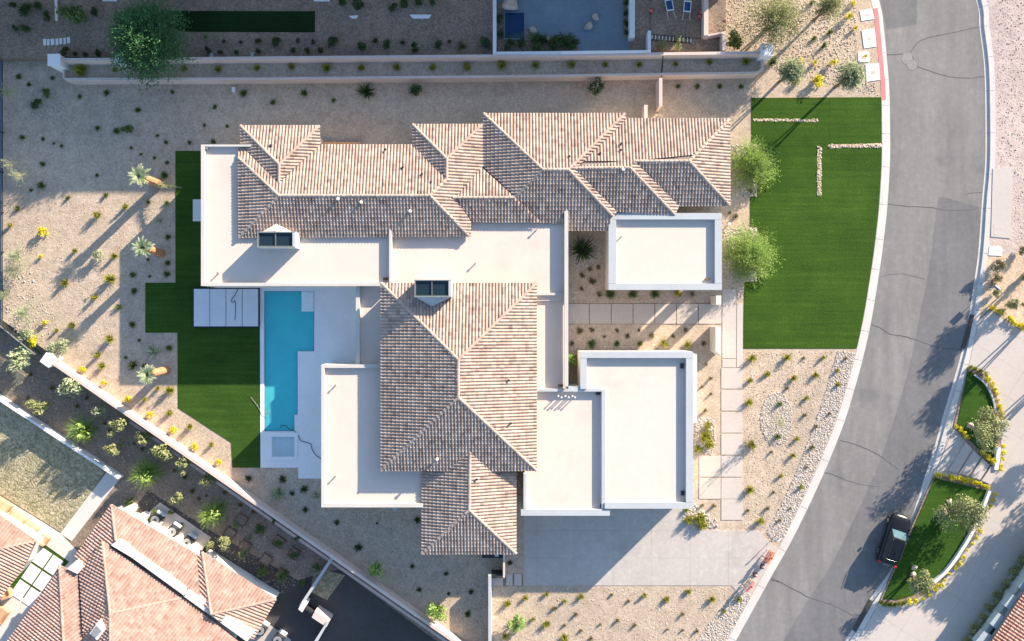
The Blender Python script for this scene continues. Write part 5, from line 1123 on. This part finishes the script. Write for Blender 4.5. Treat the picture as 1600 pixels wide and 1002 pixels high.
stones('pebbles', [(40, 565), (510, 880), (440, 930), (200, 770), (10, 610)], 2600, .025, .06, 'pebble', 'loose pebbles in the neighbour planting strip', G, cheap=True, umean=.4)
stones('rubble', rect(1177, 186, 1278, 190), 130, .03, .07, 'pebble', 'stones in the upper left turf seam', .03); stones('rubble', rect(1296, 226, 1377, 231), 170, .03, .08, 'pebble', 'stones in the turf seam by the kerb', .03); stones('rubble', rect(1277, 229, 1283, 306), 170, .03, .08, 'pebble', 'stones in the upright turf seam', .03)
def boulder(x, y, r, lab, z=0, sq=.75, mat='boulder', seed=0):
    bm = bmesh.new(); bmesh.ops.create_icosphere(bm, subdivisions=3, radius=1); rr = random.Random(seed+int(x)); ax = [Vector((rr.uniform(-1, 1), rr.uniform(-1, 1), rr.uniform(-1, 1))).normalized() for _ in range(13)]
    for v_ in bm.verts:
        for a in ax:
            dd = v_.co.dot(a)-.5
            if dd > 0: v_.co -= a*dd*.85
        v_.co.z *= sq
    bm.verts.index_update(); b = W(x, y, z); V = [v_.co*r*M+b+Vector((0, 0, r*M*sq*.6)) for v_ in bm.verts]; F = [tuple(v_.index for v_ in f.verts) for f in bm.faces]; bm.free()
    tag(mk('boulder', V, F, mat), lab, 'boulder')
for x, y, r_, z, lb in ((1515, 665, 8, .13, 'tan boulder beside the olive tree on upper island'), (1482, 783, 5.5, .13, 'small pale boulder above the lower island tree'), (1474, 801, 8, .13, 'tan boulder left of the larger olive tree'), (1427, 887, 6, .13, 'grey boulder near the lower island tip, upper one'), (1425, 897, 7, .13, 'grey boulder near the lower island tip, lower one'),
        (931, 30, 8, 1.26, 'tan boulder on the blue deck, upper right one'), (919, 43, 9, 1.26, 'tan boulder on the blue deck, lower left one'), (834, 50, 8, 1.27, 'rounded boulder in the pool planting'), (853, 61, 7, 1.27, 'grey boulder right of the plunge pool'), (798, 8, 16, 1.27, 'largest pale boulder above the plunge pool'), (829, 61, 5, 1.27, 'small grey boulder in the pool planting')): boulder(x, y, r_, lb, z)
bo = [(70, 66, 2.6), (75.5, 66, 2), (82, 65.5, 3), (89, 65.5, 2.4), (95, 64.5, 2.4), (101, 64, 2), (107, 63, 2.6)]
for k, (x, y, r_) in enumerate(bo):
    o = prism('stepping_stone', [(x-r_, y-4.5), (x+r_*.8, y-5), (x+r_, y+4), (x-r_*.7, y+5.5)], 1.25, 1.1, 1.27, 'white'); tag(o, 'white stepping stone, %s from left, in the upper left corner' % nth(k+1), 'stepping stone', 'white stepping stones')
for pts, lb in (([(545, 25), (560, 24), (557, 29), (550, 29)], 'small white slab lying in the shaded top lot'), ([(640, 23), (674, 23), (670, 29), (645, 29)], 'larger white slab lying in the shaded top lot'), (rect(490, -8, 515, 2), 'white slab cut by the top edge near the turf'), (rect(160, -8, 182, 2), 'white and blue bench cut by the top edge')):
    o = prism('stone_slab', pts, 1.3, 1.15, 1.32, 'white'); tag(o, lb, 'slab')
for x, y, lb in ((330, 86, 'left'), (394, 85, 'right')):
    o = prism('utility_box', rect(x-2.5, y-3, x+2.5, y+3), 1.6, 1.2, 1.6, 'metal_grey'); tag(o, 'small grey box behind the north wall, %s of two' % lb, 'utility box')
o = prism('utility_box', rect(362, 136, 367, 143), .3, 0, .3, 'white'); tag(o, 'small white box below the lower north wall', 'utility box')

# ------------------------------------------------------------------ vehicles and loose objects
def loft(stations, closed=True):
    n = len(stations[0]); V = [p for s in stations for p in s]; F = []
    for i in range(len(stations)-1):
        for k in range(n-1 if not closed else n): F.append((i*n+k, i*n+(k+1) % n, (i+1)*n+(k+1) % n, (i+1)*n+k))
    F += [tuple(range(n-1, -1, -1)), tuple(range((len(stations)-1)*n, len(stations)*n))]; return V, F
def car():
    c0 = W(1397, 843); fwd = Vector((26.6, 78, 0)).normalized(); ang = math.atan2(fwd.y, fwd.x)
    c0 = W(1393, 841); c0.z = -.13
    root = thing('parked_car', 'black sport utility car parked at the kerb of the lawn island', 'car', c0, rot=(0, 0, ang))
    def ring(x, w, zb, zt, sh):      # half-width w, underside zb, top zt, shoulder height sh
        return [Vector((x, y, z)) for y, z in ((-w*.86, zb), (-w, zb+.18), (-w*1.0, sh-.12), (-w*.95, sh), (-w*.70, zt-.01), (-w*.3, zt+.015), (w*.3, zt+.015), (w*.70, zt-.01), (w*.95, sh), (w, sh-.12), (w, zb+.18), (w*.86, zb))]
    body_ = [ring(-2.42, .66, .45, .80, .74), ring(-2.36, .86, .32, 1.02, .95), ring(-2.15, .95, .28, 1.08, 1.0), ring(-1.3, .97, .26, 1.10, 1.03), ring(0, .97, .26, 1.08, 1.01), ring(.75, .97, .26, 1.06, .99), ring(1.2, .965, .27, 1.04, .96), ring(1.85, .93, .28, .98, .90), ring(2.2, .84, .30, .90, .82), ring(2.38, .66, .36, .80, .74), ring(2.44, .48, .45, .66, .62)]
    V, F = loft(body_); mk('body', V, F, 'black', root, smooth=True, local=True)
    def cab(x, w, z): return [Vector((x, y, zz)) for y, zz in ((-w, z), (-w*.6, z+.035), (0, z+.05), (w*.6, z+.035), (w, z))]
    # cabin sides, roof, windows
    base = [(-2.22, .80, 1.04), (1.02, .84, 1.03)]; top = [(-1.75, .64, 1.66), (.28, .66, 1.67)]
    (bx0, bw0, bz0), (bx1, bw1, bz1) = base; (tx0, tw0, tz0), (tx1, tw1, tz1) = top
    V = [Vector(q) for q in ((bx0, -bw0, bz0), (bx1, -bw1, bz1), (bx1, bw1, bz1), (bx0, bw0, bz0), (tx0, -tw0, tz0), (tx1, -tw1, tz1), (tx1, tw1, tz1), (tx0, tw0, tz0))]
    bm = bmesh.new(); vv = [bm.verts.new(q) for q in V]
    for f in ((3, 2, 1, 0), (4, 5, 6, 7), (0, 1, 5, 4), (1, 2, 6, 5), (2, 3, 7, 6), (3, 0, 4, 7)): bm.faces.new([vv[i] for i in f])
    bmesh.ops.bevel(bm, geom=bm.edges[:], offset=.17, segments=4, affect='EDGES', profile=.6); bm.verts.index_update()
    mk('cabin', [q.co.copy() for q in bm.verts], [tuple(q.index for q in f.verts) for f in bm.faces], 'black', root, smooth=True, local=True); bm.free()
    def pane(name, q, mat='carglass', push=.012):
        q = [Vector(p) for p in q]; nn_ = (q[1]-q[0]).cross(q[3]-q[0]).normalized(); cc = sum(q, Vector())/4
        if nn_.dot(cc-Vector((-.4, 0, 1.0))) < 0: nn_ = -nn_
        mk(name, [p+nn_*push for p in q]+[p-nn_*.03 for p in q], [(0, 1, 2, 3), (7, 6, 5, 4), (0, 4, 5, 1), (1, 5, 6, 2), (2, 6, 7, 3), (3, 7, 4, 0)], mat, root, local=True)
    L = lambda a, b, t: tuple(a[i]+(b[i]-a[i])*t for i in range(3))
    def quad(i, j, k, l, m0, m1):    # inset quad between base edge i-j and top edge l-k
        a, b, c_, d = V[i], V[j], V[k], V[l]
        lo0, hi0 = a.lerp(d, .10), a.lerp(d, .90); lo1, hi1 = b.lerp(c_, .10), b.lerp(c_, .90)
        return [lo0.lerp(lo1, m0), lo0.lerp(lo1, m1), hi0.lerp(hi1, m1), hi0.lerp(hi1, m0)]
    pane('windscreen', quad(1, 2, 6, 5, .07, .93)); pane('rear_window', quad(3, 0, 4, 7, .1, .9), 'glass_dark')
    for m0, m1 in ((.05, .28), (.31, .60), (.63, .94)):
        pane('side_window', quad(0, 1, 5, 4, m0, m1), 'glass_dark'); pane('side_window', quad(2, 3, 7, 6, 1-m1, 1-m0), 'glass_dark')
    for s in (-1, 1):
        m_ = MB(); m_.tube([(-1.6, s*.60, 1.70), (-1.5, s*.60, 1.76), (.05, s*.60, 1.77), (.15, s*.60, 1.71)], .028, 6); m_.build('roof_rail', 'metal_dark', root, local=True)
        m_ = MB(); m_.box((.72, s*.93, 1.02), (.88, s*1.12, 1.16)); m_.build('mirror', 'black' , root, local=True)
        m_ = MB(); m_.box((2.02, s*.55, .70), (2.33, s*.76, .80)); m_.build('headlight', 'chrome', root, local=True)
        m_ = MB(); m_.box((-2.38, s*.62, .82), (-2.2, s*.88, 1.06)); m_.build('tail_light', 'red', root, local=True)
        for x in (-1.5, 1.5):
            m_ = MB(); m_.tube([(x, s*.76, .36), (x, s*.99, .36)], .36, 18); w_ = m_.build('tyre', 'rubber', root, local=True)
            m_ = MB(); m_.tube([(x, s*.98, .36), (x, s*1.0, .36)], .24, 14); m_.build('rim', 'chrome', w_, local=True)
    m_ = MB(); m_.box((-1.2, -.03, 1.70), (-1.05, .03, 1.78)); m_.build('roof_aerial', 'black', root, local=True)
    m_ = MB(); m_.box((2.36, -.4, .5), (2.46, .4, .62)); m_.build('grille', 'chrome', root, local=True)
    m_ = MB(); m_.box((-2.46, -.26, .70), (-2.38, .26, .82)); m_.build('number_plate', 'white', root, local=True)
car()
def barricade(x, y, lab, ma, mb_, ang):
    root = thing('barricade', lab, 'barricade', W(x, y)+Vector((0, 0, .02)), 'barricades at the driveway mouth', (0, 0, math.radians(ang)))
    for s in (-1, 1):
        m_ = MB()
        for t in (-1, 1): m_.tube([(s*.5, t*.30, 0), (s*.5, t*.04, 1.05)], .03, 6)
        m_.tube([(s*.5, -.22, .3), (s*.5, .22, .3)], .02, 6); m_.build('leg_frame', 'cream', root, local=True)
    for t in (-1, 1):
        for k, z in enumerate((.42, .68, .94)):
            off = .30-.26*z/1.05+.03
            b_ = MB(); b_.box((-.62, t*off-.02, z-.10), (.62, t*off+.02, z+.10)); bd = b_.build('board', mb_, root, local=True)
            q_ = MB()
            for j in range(4):
                xx = -.55+j*.3; q_.add([(xx, t*(off+.024), z-.1), (xx+.14, t*(off+.024), z-.1), (xx+.26, t*(off+.024), z+.1), (xx+.12, t*(off+.024), z+.1)], [(0, 1, 2, 3)])
            q_.build('stripes', ma, bd, local=True)
    m_ = MB(); m_.box((-.62, -.10, 1.0), (.62, .10, 1.06)); m_.build('top_board', ma, root, local=True)
    m_ = MB(); m_.tube([(.1, 0, 1.06), (.1, 0, 1.2)], .05, 8); m_.tube([(.1, -.05, 1.28), (.1, .05, 1.28)], .10, 12); m_.build('warning_lamp', 'red', root, local=True)
barricade(1199, 868, 'orange striped barricade, upper of two at the driveway mouth', 'orange', 'pinkred', 60); barricade(1168, 912, 'cream and red barricade, lower of two at the driveway mouth', 'pinkred', 'cream', 56)
def cone(x, y, lab):
    root = thing('traffic_cone', lab, 'traffic cone', W(x, y)+Vector((0, 0, .02)), 'cones at the driveway mouth')
    m_ = MB(); m_.box((-.2, -.2, 0), (.2, .2, .04)); m_.build('base', 'rubber', root, local=True); m_ = MB(); m_.tube([(0, 0, .04), (0, 0, .72)], [.15, .03], 12); m_.build('cone_body', 'pinkred', root, local=True, smooth=True)
    m_ = MB(); m_.tube([(0, 0, .36), (0, 0, .50)], [.100, .076], 12, False); m_.build('reflective_band', 'white', root, local=True)
cone(1191, 885, 'faded pink traffic cone nearest the upper barricade'); cone(1180, 898, 'faded pink traffic cone nearest the lower barricade'); cone(1197, 876, 'faded pink traffic cone tucked against the upper barricade')
def sign(x, y, h_, lab, w_=.5, hh=.4, ang=30, mat='white'):
    root = thing('yard_sign', lab, 'sign', W(x, y), rot=(0, 0, math.radians(ang)))
    m_ = MB(); m_.tube([(0, 0, -.05), (0, 0, h_)], .03, 6); m_.build('post', 'metal_dark', root, local=True)
    m_ = MB(); m_.box((-w_/2, -.05, h_-hh), (w_/2, -.031, h_)); m_.build('panel', mat, root, local=True); m_ = MB(); m_.box((-w_/2, -.06, h_), (w_/2, .06, h_+.03)); m_.build('top_rail', 'white', root, local=True)
sign(1545, 450, 1.5, 'small white yard sign between the round shrubs', .6, .45, -40, 'blue'); sign(1211, 838, 1.3, 'small street sign post in the kerb stones above barricades', .45, .4, 40, 'metal_grey')
m_ = MB(); m_.tube([W(1122, 350), W(1122, 350)+Vector((0, 0, .5))], .05, 8)
gl = thing('garden_light', 'small white globe light beside the north-east block', 'garden light', W(1137, 352)); m_.V = [v_-W(1122, 350)+W(1137, 352) for v_ in m_.V]; m_.build('post', 'metal_dark', gl)
bm = bmesh.new(); bmesh.ops.create_uvsphere(bm, u_segments=14, v_segments=10, radius=.17); bm.verts.index_update(); mk('globe', [q.co+Vector((0, 0, .62)) for q in bm.verts], [tuple(q.index for q in f.verts) for f in bm.faces], 'white', gl, smooth=True, local=True); bm.free()
# air conditioners of the lower left neighbour
def condenser(x, y, lab, ang=33):
    root = thing('air_conditioner', lab, 'air conditioner', W(x, y, G)+Vector((0, 0, .05)), 'air conditioners of the lower left neighbour', (0, 0, math.radians(-ang)))
    bm = bmesh.new(); bmesh.ops.create_cube(bm, size=1); bmesh.ops.scale(bm, vec=(.95, .95, .9), verts=bm.verts); bmesh.ops.translate(bm, vec=(0, 0, .5), verts=bm.verts)
    bmesh.ops.bevel(bm, geom=[e for e in bm.edges if abs(e.verts[0].co.z-e.verts[1].co.z) > .5], offset=.16, segments=3, affect='EDGES'); bm.verts.index_update()
    mk('casing', [q.co.copy() for q in bm.verts], [tuple(q.index for q in f.verts) for f in bm.faces], 'metal_dark', root, local=True); bm.free()
    m_ = MB(); m_.tube([(0, 0, .95), (0, 0, .99)], .40, 20); m_.build('fan_guard', 'metal_grey', root, local=True); m_ = MB(); m_.tube([(0, 0, .99), (0, 0, 1.02)], .12, 12); m_.build('fan_hub', 'metal_dark', root, local=True)
    m_ = MB(); m_.box((-.40, .50, 0), (.40, .70, .5)); m_.build('service_box', 'bluewhite', root, local=True)
for x, y, lb in ((249, 809, 'leftmost of three condensers beside salmon roof'), (275, 827, 'middle of three condensers beside salmon roof'), (298, 844, 'rightmost of three condensers beside salmon roof'), (411, 980, 'condenser near the bottom edge on the pale pad'), (438, 995, 'condenser cut by the bottom edge')): condenser(x, y, lb)
structure(sheet('unit_pad', [(412, 972), (424, 978), (455, 1000), (440, 1040), (380, 1010)], G+.05, 'concrete_warm'))
slantwall('yard_wall', (524, 868), (470, 950), .25, .5, 'parapet', 'thin pale wall slanting down from the diagonal wall', zr=.5); o = prism('wall_pillar', [(466, 952), (472, 942), (478, 946), (472, 957)], .7, G, .7, 'white'); tag(o, 'small white end pier of the slanting wall', 'pillar')
o = prism('yard_wall', [(492, 955), (515, 970), (510, 980), (487, 965)], .6, G, .6, 'wallpink'); tag(o, 'short thick pale wall beside the dark court', 'wall'); o = prism('yard_wall', [(510.2, 972), (514, 971), (492, 1010), (486, 1010)], .8, G, .75, 'parapet'); tag(o, 'thin pale wall leaving the bottom edge by the court', 'wall')
o = prism('yard_gate', [(477, 948), (489, 958), (488, 962), (475, 951)], 0, G, 0, 'metal_dark'); tag(o, 'dark gate between the pier and thick pale wall', 'gate')
for k, (x, y) in enumerate(((378, 812), (360, 833), (383, 853), (436, 846), (416, 874), (460, 864), (441, 897))):
    root = thing('planter_frame', 'rust edged square planter, %s from left, in the lower left beds' % nth(sorted((360, 378, 383, 416, 436, 441, 460).index(a) for a in (x,))[0]+1), 'planter', W(x, y, G), 'rust edged planters', (0, 0, math.radians(-34)))
    m_ = MB()
    for a, b in (((-.5, -.5, 0), (.5, -.46, .25)), ((-.5, .46, 0), (.5, .5, .25)), ((-.5, -.455, 0), (-.46, .455, .25)), ((.46, -.455, 0), (.5, .455, .25))): m_.box(a, b)
    m_.build('edging', 'rust', root, local=True); m_ = MB(); m_.box((-.458, -.458, 0), (.458, .458, .16)); m_.build('soil_fill', 'soil', root, local=True)
# courtyard slabs with grass joints, furniture
cy = structure(sheet('courtyard_turf', [(66, 848), (108, 878), (46, 942), (14, 915)], G+.02, 'turf'))
u0, v0 = np.array((66.0, 853.0)), np.array((-17.2, 25.2)); w0 = np.array((17.8, 11.9))
for i in range(3):
    for j in range(2):
        p = u0+v0*i+w0*j*1.0
        q = [p+v0*.06+w0*.05, p+v0*.06+w0*.95, p+v0*.94+w0*.95, p+v0*.94+w0*.05]; prism('slab', [tuple(a) for a in q], G, G, G+.05, 'white', cy)
def sofa(x, y, w_, d_, ang, lab, arms=True):
    root = thing('sofa', lab, 'sofa', W(x, y, G), 'tan seats of the left terrace', (0, 0, math.radians(ang)))
    m_ = MB(); m_.box((-w_/2, -d_/2, .05), (w_/2, d_/2, .25)); m_.build('base', 'wood', root, local=True)
    n = max(1, round(w_/.8))
    for k in range(n): m_ = MB(); m_.box((-w_/2+.1+k*(w_-.2)/n+.015, -d_/2+.22, .25), (-w_/2+.1+(k+1)*(w_-.2)/n-.015, d_/2, .44)); m_.build('cushion', 'cushion', root, local=True)
    m_ = MB(); m_.box((-w_/2, -d_/2, .25), (w_/2, -d_/2+.2, .8)); m_.build('backrest', 'cushion', root, local=True)
    if arms:
        for s in (-1, 1): m_ = MB(); m_.box((s*w_/2-(.1 if s > 0 else 0), -d_/2+.205, .25), (s*w_/2+(0 if s > 0 else .1), d_/2, .6)); m_.build('armrest', 'wood', root, local=True)
sofa(6, 789, 1.7, 1.0, -34, 'tan sofa cut by the left edge above salmon roof'); sofa(30, 810, 1.7, 1.0, -34, 'tan sofa in the middle of the left terrace row'); sofa(49, 825, 1.6, 1.0, -34, 'tan sofa at the right end of the terrace row'); sofa(72, 842, .8, .8, -34, 'single tan chair at the courtyard corner'); sofa(14, 926, .8, .8, 20, 'single tan chair below the courtyard slabs'); sofa(2, 958, 1.4, 1.4, -34, 'orange seat at the left edge below the wing')
# builders' things in the upper yard
def barrow(x, y, ang, lab):
    root = thing('wheelbarrow', lab, 'wheelbarrow', W(x, y, 1.27), 'wheelbarrows', (0, 0, math.radians(ang)))
    V = []; 
    for z, a, b in ((.35, .25, .32), (.62, .34, .52)): V += [Vector(q) for q in ((-a, -b, z), (a, -b, z), (a, b, z), (-a, b, z))]
    V += [Vector((q.x*.9, q.y*.9, .62)) for q in V[4:8]]+[Vector((q.x*.85, q.y*.85, .40)) for q in V[0:4]]
    F = [(3, 2, 1, 0)]+[(i, (i+1) % 4, 4+(i+1) % 4, 4+i) for i in range(4)]+[(4+i, 4+(i+1) % 4, 8+(i+1) % 4, 8+i) for i in range(4)]+[(8+i, 8+(i+1) % 4, 12+(i+1) % 4, 12+i) for i in range(4)]+[(12, 13, 14, 15)]
    mk('tray', V, F, 'blue', root, local=True)
    mk('tray_rim', [Vector((sx*.35*k, sy*.53*k, .63)) for k in (1, .78) for sx, sy in ((-1, -1), (1, -1), (1, 1), (-1, 1))], [(i, (i+1) % 4, 4+(i+1) % 4, 4+i) for i in range(4)], 'bluewhite', root, local=True)
    for s in (-1, 1):
        m_ = MB(); m_.tube([(s*.12, .75, .25), (s*.24, 0, .33), (s*.34, -1.25, .55)], .025, 6); m_.build('handle', 'cream', root, local=True); m_ = MB(); m_.tube([(s*.24, -.3, .34), (s*.26, -.35, 0)], .02, 6); m_.build('leg', 'metal_dark', root, local=True)
    m_ = MB(); m_.tube([(-.06, .72, .2), (.06, .72, .2)], .2, 14); m_.build('wheel', 'rubber', root, local=True)
barrow(1044, 12, 12, 'blue wheelbarrow with white rim, left one of two in the yard'); barrow(1072, 14, -4, 'blue wheelbarrow in shade, right one of two in the yard')
def bucket(x, y, lab, mat='red'):
    root = thing('bucket', lab, 'bucket', W(x, y, 1.27), 'buckets in the upper yard'); m_ = MB(); m_.tube([(0, 0, 0), (0, 0, .38)], [.15, .2], 14, False); m_.V = m_.V; m_.build('pail', mat, root, local=True); m_ = MB(); m_.tube([(0, 0, .02), (0, 0, .3)], [.14, .17], 14); m_.build('contents', 'pinkred', root, local=True)
bucket(1017, 19, 'red bucket standing alone left of the wheelbarrows'); bucket(1094, 21, 'red bucket near the blush yard wall, upper one'); bucket(1092, 28, 'red bucket near the blush yard wall, lower one')
ld = thing('ladder', 'long metal ladder lying below the wheelbarrows', 'ladder', W(1049, 61, 1.3), rot=(0, 0, math.radians(-5)))
for s in (-1, 1): m_ = MB(); m_.box((-1.9, s*.23-.03, 0), (1.9, s*.23+.03, .06)); m_.build('rail', 'metal_dark', ld, local=True)
for k in range(12): m_ = MB(); m_.box((-1.8+k*.327-.035, -.2, .01), (-1.8+k*.327+.035, .2, .07)); m_.build('rung', 'white', ld, local=True)
m_ = MB(); m_.tube([W(1036, 84, 2.42), W(1035, 100, 1.05), W(1034, 117, 1.05), W(1034, 121, 1.55)], .05, 6); tag(m_.build('shadow_strip', 'metal_dark'), 'dark tube imitating the shadow line across the planter between the two north walls', 'shadow strip')  # dark tube added in place of a shadow line over walls and planter
